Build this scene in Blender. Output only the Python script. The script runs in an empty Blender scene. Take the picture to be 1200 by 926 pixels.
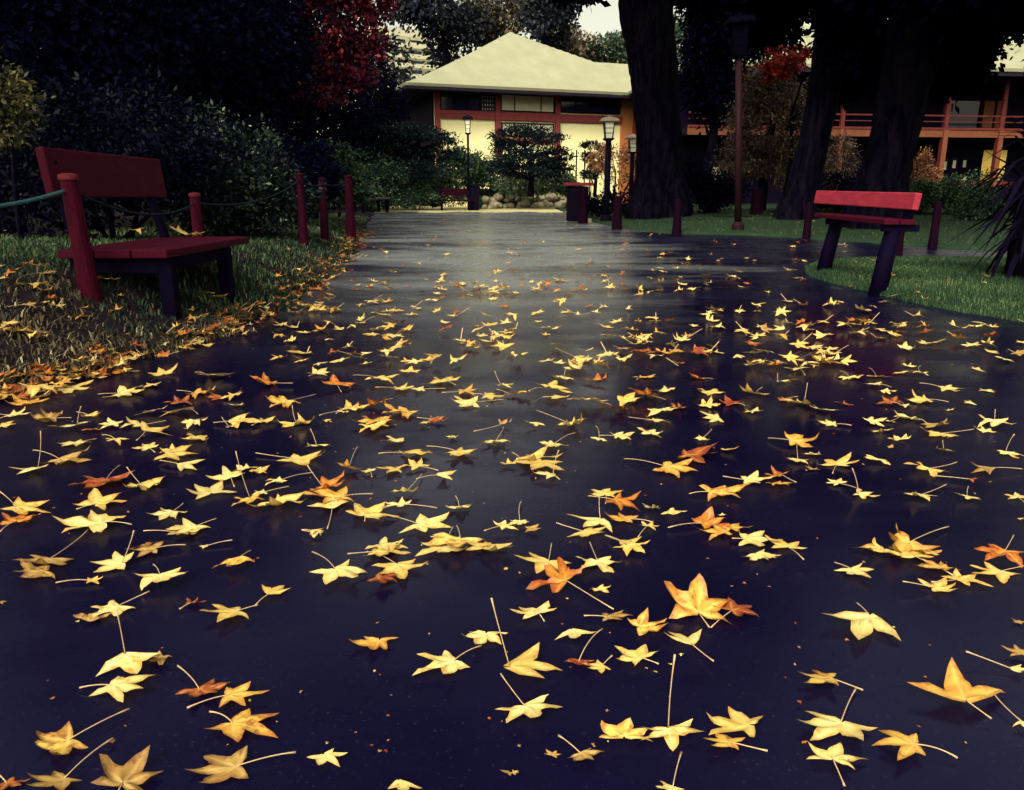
import bpy, bmesh, math, random
import numpy as np
from mathutils import Vector, Matrix

R = math.radians
rnd = random.Random(7)
rng = np.random.default_rng(7)
S = bpy.context.scene
COL = S.collection

# ------------------------------------------------------------------ camera
TH = R(14.7); FOC = 900.0; CX, CY = 600.0, 463.0; H = 0.75
cam_d = bpy.data.cameras.new('camera'); cam = bpy.data.objects.new('camera', cam_d); COL.objects.link(cam)
cam.location = (0, 0, H); cam.rotation_euler = (R(90) - TH, 0, 0)
cam_d.sensor_width = 36.0; cam_d.lens = 36.0 * FOC / 1200.0
cam_d.clip_start = 0.05; cam_d.clip_end = 3000.0
S.camera = cam

def ray(px, py):
    x = (px - CX) / FOC; y = -(py - CY) / FOC
    return Vector((x, math.cos(TH) + y * math.sin(TH), -math.sin(TH) + y * math.cos(TH)))
def at(px, py, Y):
    d = ray(px, py); return Vector((0, 0, H)) + d * (Y / d.y)
def G(px, py, z=0.0):
    d = ray(px, py); return Vector((0, 0, H)) + d * ((z - H) / d.z)
def proj(p):
    v = Vector(p) - Vector((0, 0, H))
    f = v.y * math.cos(TH) - v.z * math.sin(TH); u = v.y * math.sin(TH) + v.z * math.cos(TH)
    return (CX + FOC * v.x / f, CY - FOC * u / f, f)

# ------------------------------------------------------------------ ids
def tag(o, label=None, cat=None, group=None, kind=None):
    if label: o['label'] = label
    if cat: o['category'] = cat
    if group: o['group'] = group
    if kind: o['kind'] = kind
    return o
def thing(name, label, cat, loc=(0, 0, 0), rz=0.0, group=None):
    o = bpy.data.objects.new(name, None); COL.objects.link(o)
    o.empty_display_size = 0.1
    o.location = loc; o.rotation_euler = (0, 0, rz)
    return tag(o, label, cat, group)
def link(name, me, parent=None):
    # shapes are given in world units; a child keeps them when it hangs under an Empty at its thing's base
    o = bpy.data.objects.new(name, me); COL.objects.link(o)
    if parent:
        o.parent = parent
        if parent.type == 'EMPTY':
            o.matrix_parent_inverse = (Matrix.Translation(parent.location) @ Matrix.Rotation(parent.rotation_euler.z, 4, 'Z')).inverted()
    return o
def copy_tree(o, parent=None):
    c = o.copy(); COL.objects.link(c)
    if parent: c.parent = parent
    for ch in list(o.children): copy_tree(ch, c)
    return c

# ------------------------------------------------------------------ materials
def new_mat(name):
    m = bpy.data.materials.new(name); m.use_nodes = True
    nt = m.node_tree; nt.nodes.clear()
    out = nt.nodes.new('ShaderNodeOutputMaterial')
    b = nt.nodes.new('ShaderNodeBsdfPrincipled')
    nt.links.new(b.outputs[0], out.inputs[0])
    return m, nt, b, out
def N(nt, t, **kw):
    n = nt.nodes.new(t)
    for k, v in kw.items(): setattr(n, k, v)
    return n
def ramp(nt, fac, stops):
    r = nt.nodes.new('ShaderNodeValToRGB'); e = r.color_ramp.elements
    while len(e) < len(stops): e.new(0.5)
    for i, (p, c) in enumerate(stops):
        e[i].position = p; e[i].color = (*c, 1)
    nt.links.new(fac, r.inputs[0]); return r.outputs[0]
def noise(nt, scale, detail=4, rough=0.6, coord='Object', stretch=None):
    tc = N(nt, 'ShaderNodeTexCoord'); n = N(nt, 'ShaderNodeTexNoise')
    src = tc.outputs[coord]
    if stretch:
        mp = N(nt, 'ShaderNodeMapping'); mp.inputs['Scale'].default_value = stretch
        nt.links.new(src, mp.inputs[0]); src = mp.outputs[0]
    nt.links.new(src, n.inputs['Vector'])
    n.inputs['Scale'].default_value = scale; n.inputs['Detail'].default_value = detail
    n.inputs['Roughness'].default_value = rough
    return n.outputs[0]
def bump(nt, b, h, strength, dist=0.01):
    bp = N(nt, 'ShaderNodeBump'); bp.inputs['Strength'].default_value = strength; bp.inputs['Distance'].default_value = dist
    nt.links.new(h, bp.inputs['Height']); nt.links.new(bp.outputs[0], b.inputs['Normal'])
def surf(name, c1, c2, scale=6, rough=0.6, bmp=0.2, spec=0.3, stretch=None, bdist=0.01, mid=0.5, width=0.25, detail=5, bscale=None):
    m, nt, b, _ = new_mat(name)
    n = noise(nt, scale, detail, 0.65, 'Object', stretch)
    nt.links.new(ramp(nt, n, [(mid - width, c1), (mid + width, c2)]), b.inputs['Base Color'])
    b.inputs['Roughness'].default_value = rough
    b.inputs['Specular IOR Level'].default_value = spec
    if bmp:
        h = n if bscale is None else noise(nt, bscale, 4, 0.6, 'Object', stretch)
        bump(nt, b, h, bmp, bdist)
    return m
def foliage_mat(name, stops, rough=0.5, spec=0.2, transl=0.15):
    m, nt, b, out = new_mat(name)
    a = N(nt, 'ShaderNodeAttribute', attribute_name='tone')
    col = ramp(nt, a.outputs['Fac'], stops)
    nt.links.new(col, b.inputs['Base Color'])
    b.inputs['Roughness'].default_value = rough; b.inputs['Specular IOR Level'].default_value = spec
    if transl:
        t = N(nt, 'ShaderNodeBsdfTranslucent'); nt.links.new(col, t.inputs['Color'])
        mx = N(nt, 'ShaderNodeMixShader'); mx.inputs[0].default_value = transl
        nt.links.new(b.outputs[0], mx.inputs[1]); nt.links.new(t.outputs[0], mx.inputs[2])
        nt.links.new(mx.outputs[0], out.inputs[0])
    return m

M = {}
# painted woods and metals
M['red_wood']   = surf('red_painted_wood', (0.15, 0.010, 0.026), (0.24, 0.022, 0.045), 9, 0.55, 0.15, 0.1, (1, 1, 6))
M['bench_red']  = surf('bench_red_paint', (0.030, 0.0008, 0.010), (0.056, 0.002, 0.014), 7, 0.6, 0.25, 0.06, (6, 1, 6), bscale=30)
M['bright_red'] = surf('faded_red_board', (0.20, 0.014, 0.033), (0.36, 0.032, 0.062), 5, 0.6, 0.2, 0.1, (3, 1, 6), bscale=30)
M['dark_wood']  = surf('dark_leg_wood', (0.0010, 0.0006, 0.008), (0.0035, 0.001, 0.012), 9, 0.7, 0.3, 0.03, (4, 4, 1))
M['post_red']   = surf('red_log_post', (0.016, 0.0008, 0.007), (0.062, 0.002, 0.014), 8, 0.65, 0.35, 0.05, (5, 5, 1))
M['dark_post']   = surf('dark_log_post', (0.003, 0.0005, 0.005), (0.010, 0.001, 0.008), 8, 0.7, 0.35, 0.03, (5, 5, 1))
M['cap_red']     = surf('worn_red_cap', (0.05, 0.004, 0.012), (0.13, 0.02, 0.03), 30, 0.6, 0.2, 0.08)
M['rope_dark']   = surf('dark_rope', (0.004, 0.008, 0.016), (0.010, 0.020, 0.030), 60, 0.7, 0.4, 0.05)
M['post_dull']   = surf('dull_red_log_post', (0.008, 0.0006, 0.006), (0.032, 0.0015, 0.010), 8, 0.7, 0.35, 0.04, (5, 5, 1))
M['lit_wood']   = surf('pale_light_on_wood', (0.06, 0.05, 0.05), (0.14, 0.12, 0.10), 9, 0.6, 0.2, 0.2, (1, 6, 6))  # pale light on the far bench, put into its wood colour
M['rope']       = surf('green_rope', (0.01, 0.045, 0.07), (0.03, 0.09, 0.11), 60, 0.7, 0.4, 0.2)
M['lamp_metal'] = surf('lamp_black_metal', (0.002, 0.0012, 0.008), (0.005, 0.003, 0.012), 12, 0.6, 0.1, 0.03)
M['lamp_pole']  = surf('lamp_brown_pole', (0.010, 0.0035, 0.007), (0.022, 0.0075, 0.011), 10, 0.6, 0.15, 0.06, (4, 4, 1))
M['lamp_black']  = surf('lamp_head_black', (0.0006, 0.0004, 0.004), (0.0014, 0.0008, 0.006), 12, 0.7, 0.1, 0.02)
M['lamp_cap']   = surf('lamp_cap_copper', (0.20, 0.16, 0.14), (0.36, 0.29, 0.22), 14, 0.5, 0.1, 0.4)
M['roof']       = surf('pale_copper_roof', (0.25, 0.255, 0.175), (0.335, 0.34, 0.245), 0.9, 0.6, 0.15, 0.3, (1, 1, 1), bscale=6)
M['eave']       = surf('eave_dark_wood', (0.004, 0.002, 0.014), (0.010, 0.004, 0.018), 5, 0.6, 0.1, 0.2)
M['plaster']    = surf('cream_plaster', (0.90, 0.84, 0.46), (0.95, 0.91, 0.56), 1.4, 0.8, 0.1, 0.2)
M['beam']       = surf('vermilion_beam', (0.17, 0.034, 0.042), (0.25, 0.052, 0.058), 4, 0.6, 0.1, 0.1)
M['orange_wood']= surf('orange_wood_panel', (0.36, 0.115, 0.04), (0.50, 0.19, 0.07), 4, 0.55, 0.1, 0.3, (6, 6, 1))
M['shade']      = surf('shaded_dark_wood', (0.002, 0.001, 0.010), (0.005, 0.002, 0.014), 3, 0.7, 0.05, 0.05)  # near-black tone puts shade into the side wall and veranda walls
M['v_beam']     = surf('veranda_red_beam', (0.075, 0.012, 0.014), (0.125, 0.02, 0.02), 4, 0.6, 0.1, 0.2)
M['v_orange']   = surf('veranda_orange_beam', (0.115, 0.036, 0.02), (0.17, 0.056, 0.027), 4, 0.6, 0.1, 0.2)
M['curtain']    = surf('yellow_curtain', (0.70, 0.48, 0.10), (0.85, 0.66, 0.2), 3, 0.8, 0.2, 0.1, (8, 8, 1))
M['pale_blind'] = surf('pale_window_blind', (0.52, 0.50, 0.36), (0.60, 0.57, 0.42), 1.2, 0.5, 0.0, 0.4)
M['concrete']   = surf('white_concrete', (0.42, 0.42, 0.31), (0.52, 0.51, 0.39), 0.6, 0.8, 0.0, 0.2)
M['glass'] = None
m, nt, b, _ = new_mat('dark_window_glass')
b.inputs['Base Color'].default_value = (0.012, 0.010, 0.035, 1); b.inputs['Roughness'].default_value = 0.08
M['glass'] = m
m, nt, b, _ = new_mat('frosted_lamp_glass')
b.inputs['Base Color'].default_value = (0.75, 0.74, 0.6, 1); b.inputs['Roughness'].default_value = 0.25
M['lamp_glass'] = m
M['rock']  = surf('garden_rock', (0.07, 0.06, 0.055), (0.40, 0.36, 0.25), 3.5, 0.8, 0.8, 0.2)
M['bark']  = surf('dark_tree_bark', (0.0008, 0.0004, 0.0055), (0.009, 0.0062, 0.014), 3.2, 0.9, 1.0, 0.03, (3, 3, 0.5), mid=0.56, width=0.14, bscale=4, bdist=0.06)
M['soil']  = surf('dark_soil', (0.010, 0.008, 0.016), (0.03, 0.022, 0.028), 4, 0.9, 0.6, 0.1)
M['lawn']  = surf('lawn_turf', (0.008, 0.022, 0.016), (0.022, 0.044, 0.022), 3, 0.9, 0.6, 0.1)
M['bank']  = surf('leaf_mould_bank', (0.005, 0.004, 0.012), (0.018, 0.011, 0.015), 9, 0.95, 1.0, 0.1)
M['gravel']= surf('pale_gravel', (0.42, 0.38, 0.20), (0.56, 0.51, 0.30), 5, 0.9, 0.4, 0.1)

# wet asphalt
m, nt, b, _ = new_mat('wet_asphalt')
n1 = noise(nt, 0.9, 6, 0.6); n2 = noise(nt, 260, 3, 0.7); n3 = noise(nt, 1.5, 6, 0.65, 'Object', (0.6, 1.0, 1.0))
basec = ramp(nt, n1, [(0.3, (0.0014, 0.0009, 0.0125)), (0.7, (0.0030, 0.0021, 0.0185))])
grit = noise(nt, 130, 2, 0.5); gf = ramp(nt, grit, [(0.63, (0, 0, 0)), (0.76, (1, 1, 1))])          # pale grit in the aggregate
gm = N(nt, 'ShaderNodeMix', data_type='RGBA'); nt.links.new(gf, gm.inputs[0]); nt.links.new(basec, gm.inputs[6]); gm.inputs[7].default_value = (0.014, 0.012, 0.032, 1)
# sky sheen of the open mid path, painted into the base colour in streaks
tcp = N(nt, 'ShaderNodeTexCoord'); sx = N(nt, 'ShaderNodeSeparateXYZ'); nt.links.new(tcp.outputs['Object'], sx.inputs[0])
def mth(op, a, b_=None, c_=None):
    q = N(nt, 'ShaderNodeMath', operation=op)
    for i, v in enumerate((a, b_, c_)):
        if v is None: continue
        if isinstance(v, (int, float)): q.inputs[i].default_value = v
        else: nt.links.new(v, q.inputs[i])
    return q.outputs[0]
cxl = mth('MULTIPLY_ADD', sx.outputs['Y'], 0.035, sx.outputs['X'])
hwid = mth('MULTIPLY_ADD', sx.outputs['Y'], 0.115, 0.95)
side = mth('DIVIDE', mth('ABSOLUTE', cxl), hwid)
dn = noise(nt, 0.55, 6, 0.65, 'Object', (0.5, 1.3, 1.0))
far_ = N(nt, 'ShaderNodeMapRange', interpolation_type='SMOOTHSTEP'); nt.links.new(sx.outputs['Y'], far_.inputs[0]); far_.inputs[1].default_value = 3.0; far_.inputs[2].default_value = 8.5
dry = mth('MULTIPLY', mth('SUBTRACT', mth('ADD', 1.25, mth('MULTIPLY', mth('SUBTRACT', dn, 0.5), 4.6)), side), far_.outputs[0])  # mask of the painted sky sheen on the mid path
sheen_ramp = ramp(nt, dry, [(0.05, (0, 0, 0)), (0.95, (1, 1, 1))])
dm_ = N(nt, 'ShaderNodeMix', data_type='RGBA'); nt.links.new(sheen_ramp, dm_.inputs[0]); nt.links.new(gm.outputs[2], dm_.inputs[6]); dm_.inputs[7].default_value = (0.140, 0.154, 0.180, 1)
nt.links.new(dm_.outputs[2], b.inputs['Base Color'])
rr = ramp(nt, n3, [(0.42, (0.20,) * 3), (0.62, (0.40,) * 3)])
nt.links.new(rr, b.inputs['Roughness'])
b.inputs['Specular IOR Level'].default_value = 1.0
b.inputs['Specular Tint'].default_value = (0.04, 0.04, 0.30, 1)
mixh = N(nt, 'ShaderNodeMath', operation='MULTIPLY_ADD'); nt.links.new(n2, mixh.inputs[0]); mixh.inputs[1].default_value = 0.03
n4 = noise(nt, 1.6, 3, 0.5); ml = N(nt, 'ShaderNodeMath', operation='MULTIPLY'); nt.links.new(n4, ml.inputs[0]); ml.inputs[1].default_value = 1.0
nt.links.new(ml.outputs[0], mixh.inputs[2])
bump(nt, b, mixh.outputs[0], 0.12, 0.004)
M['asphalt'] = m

# foliage
M['lamp_dark_glass'] = surf('unlit_lamp_glass', (0.004, 0.003, 0.014), (0.008, 0.006, 0.02), 4, 0.5, 0.0, 0.05)
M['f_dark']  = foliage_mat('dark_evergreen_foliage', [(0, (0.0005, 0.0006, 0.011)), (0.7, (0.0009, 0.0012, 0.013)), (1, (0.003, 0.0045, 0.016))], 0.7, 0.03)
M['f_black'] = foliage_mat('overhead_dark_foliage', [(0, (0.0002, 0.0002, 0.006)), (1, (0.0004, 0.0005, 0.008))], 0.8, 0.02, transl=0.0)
M['f_bush']  = foliage_mat('glossy_bush_foliage', [(0, (0.0014, 0.0024, 0.010)), (0.5, (0.0045, 0.011, 0.015)), (0.82, (0.024, 0.046, 0.034)), (1, (0.15, 0.19, 0.105))], 0.4, 0.12)
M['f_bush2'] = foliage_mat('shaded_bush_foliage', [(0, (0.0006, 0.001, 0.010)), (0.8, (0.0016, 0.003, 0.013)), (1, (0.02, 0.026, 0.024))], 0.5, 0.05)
M['f_green'] = foliage_mat('green_shrub_foliage', [(0, (0.004, 0.012, 0.014)), (0.55, (0.022, 0.052, 0.036)), (1, (0.11, 0.17, 0.075))], 0.5, 0.1)
M['f_pine']  = foliage_mat('pine_foliage', [(0, (0.002, 0.004, 0.012)), (0.7, (0.008, 0.016, 0.022)), (1, (0.025, 0.045, 0.035))], 0.6, 0.05)
M['f_red']   = foliage_mat('red_maple_foliage', [(0, (0.010, 0.0018, 0.014)), (0.42, (0.05, 0.005, 0.02)), (0.72, (0.17, 0.016, 0.038)), (1, (0.42, 0.042, 0.062))])
M['f_cyp']   = foliage_mat('autumn_cypress_foliage', [(0, (0.018, 0.013, 0.026)), (0.45, (0.075, 0.048, 0.045)), (0.75, (0.18, 0.115, 0.075)), (1, (0.34, 0.24, 0.13))])
M['f_cypred']= foliage_mat('red_autumn_foliage', [(0, (0.10, 0.012, 0.014)), (1, (0.50, 0.04, 0.02))])
M['f_pink']  = foliage_mat('rust_shrub_foliage', [(0, (0.10, 0.04, 0.03)), (0.6, (0.28, 0.12, 0.06)), (1, (0.46, 0.26, 0.12))])
M['f_yell']  = foliage_mat('yellow_green_foliage', [(0, (0.010, 0.012, 0.012)), (0.6, (0.05, 0.05, 0.02)), (1, (0.16, 0.13, 0.03))])
M['f_far']   = foliage_mat('far_tree_foliage', [(0, (0.006, 0.010, 0.026)), (0.6, (0.013, 0.018, 0.032)), (1, (0.05, 0.055, 0.04))])
M['f_farb']  = foliage_mat('far_brown_foliage', [(0, (0.03, 0.03, 0.04)), (0.6, (0.13, 0.105, 0.07)), (1, (0.32, 0.27, 0.15))])
M['f_farg']  = foliage_mat('far_green_foliage', [(0, (0.02, 0.04, 0.04)), (0.6, (0.07, 0.11, 0.07)), (1, (0.18, 0.21, 0.11))])
M['f_flower']= foliage_mat('white_flower_foliage', [(0, (0.012, 0.03, 0.025)), (0.75, (0.05, 0.09, 0.05)), (0.8, (0.7, 0.66, 0.5)), (1, (0.8, 0.78, 0.6))])
M['grass']   = foliage_mat('grass_blades', [(0, (0.008, 0.024, 0.018)), (0.6, (0.034, 0.076, 0.038)), (1, (0.14, 0.20, 0.085))], 0.6, 0.1, 0.2)
M['drygrass']= foliage_mat('dry_bank_grass', [(0, (0.005, 0.014, 0.013)), (0.35, (0.034, 0.060, 0.042)), (0.65, (0.11, 0.078, 0.062)), (0.85, (0.25, 0.19, 0.115)), (1, (0.46, 0.40, 0.24))], 0.7, 0.1, 0.15)

# fallen leaf colours
def mth2(nt, a):
    q = N(nt, 'ShaderNodeMath', operation='MULTIPLY'); nt.links.new(a, q.inputs[0]); q.inputs[1].default_value = 0.45; return q.outputs[0]
def leaf_mat(name, c1, c2, vein, spot):
    m, nt, b, out = new_mat(name)
    oi = N(nt, 'ShaderNodeObjectInfo')
    tc = N(nt, 'ShaderNodeTexCoord')
    add = N(nt, 'ShaderNodeVectorMath', operation='ADD'); nt.links.new(tc.outputs['Object'], add.inputs[0])
    mul = N(nt, 'ShaderNodeMath', operation='MULTIPLY'); nt.links.new(oi.outputs['Random'], mul.inputs[0]); mul.inputs[1].default_value = 37.0
    nt.links.new(mul.outputs[0], add.inputs[1])
    n1 = N(nt, 'ShaderNodeTexNoise'); nt.links.new(add.outputs[0], n1.inputs['Vector']); n1.inputs['Scale'].default_value = 22; n1.inputs['Detail'].default_value = 4
    n2 = N(nt, 'ShaderNodeTexNoise'); nt.links.new(add.outputs[0], n2.inputs['Vector']); n2.inputs['Scale'].default_value = 75; n2.inputs['Detail'].default_value = 5; n2.inputs['Roughness'].default_value = 0.7
    base = ramp(nt, n1.outputs[0], [(0.34, c2), (0.60, c1)])
    rs = N(nt, 'ShaderNodeMath', operation='MULTIPLY_ADD'); nt.links.new(oi.outputs['Random'], rs.inputs[0]); rs.inputs[1].default_value = 0.16; nt.links.new(n2.outputs[0], rs.inputs[2])
    sp = ramp(nt, rs.outputs[0], [(0.62, (0, 0, 0)), (0.76, (0.9,) * 3)])
    mx = N(nt, 'ShaderNodeMix', data_type='RGBA'); nt.links.new(sp, mx.inputs[0]); nt.links.new(base, mx.inputs[6]); mx.inputs[7].default_value = (*spot, 1)
    av = N(nt, 'ShaderNodeAttribute', attribute_name='vein')
    vf = ramp(nt, av.outputs['Fac'], [(0.0, (0.75,) * 3), (0.10, (0, 0, 0))])
    mv = N(nt, 'ShaderNodeMix', data_type='RGBA'); nt.links.new(vf, mv.inputs[0]); nt.links.new(mx.outputs[2], mv.inputs[6]); mv.inputs[7].default_value = (*vein, 1)
    ae = N(nt, 'ShaderNodeAttribute', attribute_name='edge')
    ad = N(nt, 'ShaderNodeMath', operation='MULTIPLY_ADD'); nt.links.new(n2.outputs[0], ad.inputs[0]); ad.inputs[1].default_value = 1.1; nt.links.new(ae.outputs['Fac'], ad.inputs[2])
    ef = ramp(nt, ad.outputs[0], [(1.10, (0, 0, 0)), (1.0, (0, 0, 0))]) if False else ramp(nt, mth2(nt, ad.outputs[0]), [(0.55, (0, 0, 0)), (0.72, (0.8,) * 3)])
    me = N(nt, 'ShaderNodeMix', data_type='RGBA'); nt.links.new(ef, me.inputs[0]); nt.links.new(mv.outputs[2], me.inputs[6]); me.inputs[7].default_value = (*spot, 1)
    hs = N(nt, 'ShaderNodeHueSaturation'); nt.links.new(me.outputs[2], hs.inputs['Color'])
    vr = N(nt, 'ShaderNodeMapRange'); nt.links.new(oi.outputs['Random'], vr.inputs[0]); vr.inputs[3].default_value = 0.82; vr.inputs[4].default_value = 1.05
    nt.links.new(vr.outputs[0], hs.inputs['Value'])
    nt.links.new(hs.outputs[0], b.inputs['Base Color'])
    b.inputs['Roughness'].default_value = 0.42; b.inputs['Specular IOR Level'].default_value = 0.3
    bump(nt, b, n2.outputs[0], 0.25, 0.002)
    t = N(nt, 'ShaderNodeBsdfTranslucent'); nt.links.new(hs.outputs[0], t.inputs['Color'])
    ms = N(nt, 'ShaderNodeMixShader'); ms.inputs[0].default_value = 0.18
    nt.links.new(b.outputs[0], ms.inputs[1]); nt.links.new(t.outputs[0], ms.inputs[2]); nt.links.new(ms.outputs[0], out.inputs[0])
    return m
LM = {
 'p': leaf_mat('pale_yellow_leaf', (0.78, 0.66, 0.28), (0.72, 0.54, 0.16), (0.88, 0.78, 0.38), (0.50, 0.26, 0.06)),
 'y': leaf_mat('yellow_leaf', (0.76, 0.58, 0.18), (0.70, 0.45, 0.09), (0.84, 0.66, 0.24), (0.42, 0.17, 0.04)),
 'g': leaf_mat('golden_leaf', (0.70, 0.43, 0.085), (0.60, 0.26, 0.04), (0.80, 0.55, 0.16), (0.32, 0.09, 0.025)),
 'o': leaf_mat('orange_leaf', (0.58, 0.22, 0.03), (0.44, 0.095, 0.018), (0.72, 0.38, 0.08), (0.24, 0.04, 0.015)),
 'r': leaf_mat('rust_leaf', (0.40, 0.11, 0.025), (0.22, 0.035, 0.016), (0.62, 0.30, 0.08), (0.10, 0.018, 0.012)),
 'd': leaf_mat('dark_red_leaf', (0.24, 0.020, 0.016), (0.15, 0.010, 0.014), (0.5, 0.14, 0.04), (0.36, 0.13, 0.03)),
 't': leaf_mat('tan_leaf', (0.46, 0.29, 0.085), (0.36, 0.185, 0.05), (0.6, 0.42, 0.16), (0.15, 0.055, 0.025)),
 'm': leaf_mat('rust_and_yellow_leaf', (0.72, 0.50, 0.11), (0.30, 0.06, 0.018), (0.75, 0.5, 0.16), (0.16, 0.03, 0.015)),
}
M['stem'] = surf('leaf_stem', (0.36, 0.23, 0.13), (0.52, 0.38, 0.22), 30, 0.5, 0.1, 0.3)

# ------------------------------------------------------------------ mesh helpers
class MB:
    def __init__(self): self.v = []; self.f = []; self.m = []; self.mi = 0
    def add(self, vs, fs):
        o = len(self.v); self.v += [tuple(p) for p in vs]
        self.f += [tuple(i + o for i in f) for f in fs]; self.m += [self.mi] * len(fs)
    def box(self, c, s, rot=None):
        c = Vector(c); hx, hy, hz = s[0] / 2, s[1] / 2, s[2] / 2
        vs = [Vector((x, y, z)) for x in (-hx, hx) for y in (-hy, hy) for z in (-hz, hz)]
        if rot is not None: vs = [rot @ p for p in vs]
        self.add([p + c for p in vs], [(0, 1, 3, 2), (4, 6, 7, 5), (0, 4, 5, 1), (2, 3, 7, 6), (0, 2, 6, 4), (1, 5, 7, 3)])
    def beam(self, a, b, w, h, up=(0, 0, 1)):
        a = Vector(a); b = Vector(b); d = (b - a); L = d.length; d.normalize()
        up = Vector(up); s = d.cross(up)
        if s.length < 1e-4: s = d.cross(Vector((0, 1, 0)))
        s.normalize(); u = s.cross(d)
        rot = Matrix((s, d, u)).transposed()
        self.box((a + b) / 2, (w, L, h), rot)
    def tube(self, pts, radii, seg=10, caps=True, wob=0.0):
        pts = [Vector(p) for p in pts]; n = len(pts); rings = []
        ref = Vector((1, 0, 0))
        for i, p in enumerate(pts):
            d = (pts[min(i + 1, n - 1)] - pts[max(i - 1, 0)]).normalized()
            s = ref - d * ref.dot(d)
            if s.length < 0.1: s = Vector((0, 1, 0)) - d * d.y
            s.normalize(); ref = s; t = d.cross(s)
            rings.append([p + (s * math.cos(2 * math.pi * k / seg) + t * math.sin(2 * math.pi * k / seg)) * radii[i] * (1 + (rnd.uniform(-wob, wob) if wob else 0)) for k in range(seg)])
        vs = [q for r in rings for q in r]; fs = []
        for i in range(n - 1):
            for k in range(seg):
                k2 = (k + 1) % seg
                fs.append((i * seg + k, i * seg + k2, (i + 1) * seg + k2, (i + 1) * seg + k))
        if caps:
            fs.append(tuple(range(seg - 1, -1, -1))); fs.append(tuple((n - 1) * seg + k for k in range(seg)))
        self.add(vs, fs)
    def lathe(self, prof, seg=16, c=(0, 0, 0), square=False):
        vs = []; fs = []; n = len(prof)
        for (r, z) in prof:
            for k in range(seg):
                a = 2 * math.pi * (k + (0.5 if square else 0)) / seg
                vs.append((c[0] + r * math.cos(a), c[1] + r * math.sin(a), c[2] + z))
        for i in range(n - 1):
            for k in range(seg):
                k2 = (k + 1) % seg; fs.append((i * seg + k, i * seg + k2, (i + 1) * seg + k2, (i + 1) * seg + k))
        fs.append(tuple(range(seg - 1, -1, -1))); fs.append(tuple((n - 1) * seg + k for k in range(seg)))
        self.add(vs, fs)
    def build(self, name, mats, parent=None, smooth=False, bevel=0.0):
        me = bpy.data.meshes.new(name); me.from_pydata(self.v, [], self.f)
        for mm in (mats if isinstance(mats, (list, tuple)) else [mats]): me.materials.append(mm)
        me.polygons.foreach_set('material_index', self.m)
        if smooth: me.polygons.foreach_set('use_smooth', [True] * len(self.f))
        me.update()
        o = link(name, me, parent)
        if bevel:
            bv = o.modifiers.new('bevel', 'BEVEL'); bv.width = bevel; bv.segments = 2; bv.limit_method = 'ANGLE'
        return o

def np_mesh(name, V, F, mat, parent=None, attrs=None, smooth=False):
    """V (n,3) float, F (m,k) int with equal face size"""
    me = bpy.data.meshes.new(name); n, (m_, k) = len(V), F.shape
    me.vertices.add(n); me.vertices.foreach_set('co', np.ascontiguousarray(V, dtype=np.float32).ravel())
    me.loops.add(m_ * k); me.loops.foreach_set('vertex_index', np.ascontiguousarray(F, dtype=np.int32).ravel())
    me.polygons.add(m_); me.polygons.foreach_set('loop_start', np.arange(0, m_ * k, k, dtype=np.int32))
    if smooth: me.polygons.foreach_set('use_smooth', np.ones(m_, dtype=bool))
    for mm in (mat if isinstance(mat, (list, tuple)) else [mat]): me.materials.append(mm)
    if attrs:
        for an, av in attrs.items():
            a = me.attributes.new(an, 'FLOAT', 'POINT'); a.data.foreach_set('value', np.ascontiguousarray(av, dtype=np.float32))
    me.update(calc_edges=True); me.validate()
    return link(name, me, parent)

def unit(a): return a / np.maximum(np.linalg.norm(a, axis=1, keepdims=True), 1e-9)
def leaf_quads(P, size, aspect=0.5, up=0.3, tone=None, droop=None, outward=None):
    """one bent diamond leaf per point"""
    n = len(P); d = rng.normal(size=(n, 3))
    if outward is not None: d = d * 0.8 + unit(outward) * 1.0
    if droop is not None: d = d + np.array(droop)
    d = unit(d); nn = rng.normal(size=(n, 3)); nn[:, 2] += up * 3; s = unit(np.cross(d, nn)); nrm = unit(np.cross(s, d))
    L = (size * rng.uniform(0.6, 1.35, n))[:, None]; W = L * aspect * 0.5
    bend = nrm * L * 0.12
    a = P; b = P + d * L * 0.5 + s * W - bend * 0.3; c = P + d * L - bend; e = P + d * L * 0.5 - s * W - bend * 0.3
    V = np.stack([a, b, c, e], 1).reshape(-1, 3); F = np.arange(4 * n).reshape(n, 4)
    if tone is None: tone = rng.random(n)
    return V, F, np.repeat(tone, 4)
def blob_points(blobs, n, shell=0.55, lumps=14, lump_r=0.38):
    """points in clumps on/in ellipsoids: blobs = [(cx,cy,cz,rx,ry,rz)]"""
    vol = np.array([(b[3] * b[4] * b[5]) ** (2 / 3) for b in blobs]); vol /= vol.sum()
    Ps, Os, Ts = [], [], []
    for b, w in zip(blobs, vol):
        k = max(20, int(n * w)); c = np.array(b[:3]); r = np.array(b[3:6])
        lc = unit(rng.normal(size=(lumps, 3))) * rng.uniform(shell, 0.95, (lumps, 1)); lt = rng.uniform(-0.22, 0.22, lumps)
        idx = rng.integers(0, lumps, k)
        q = lc[idx] + rng.normal(size=(k, 3)) * lump_r * 0.6
        loose = rng.random(k) < 0.12
        q[loose] = unit(rng.normal(size=(loose.sum(), 3))) * rng.uniform(0.2, 1.1, (loose.sum(), 1))
        Ps.append(c + q * r); Os.append(q); Ts.append(lt[idx])
    P = np.concatenate(Ps); O = np.concatenate(Os); T = np.concatenate(Ts)
    tone = np.clip(0.42 + T * 1.2 + rng.normal(size=len(P)) * 0.24, 0, 1)
    return P, O, tone
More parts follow.
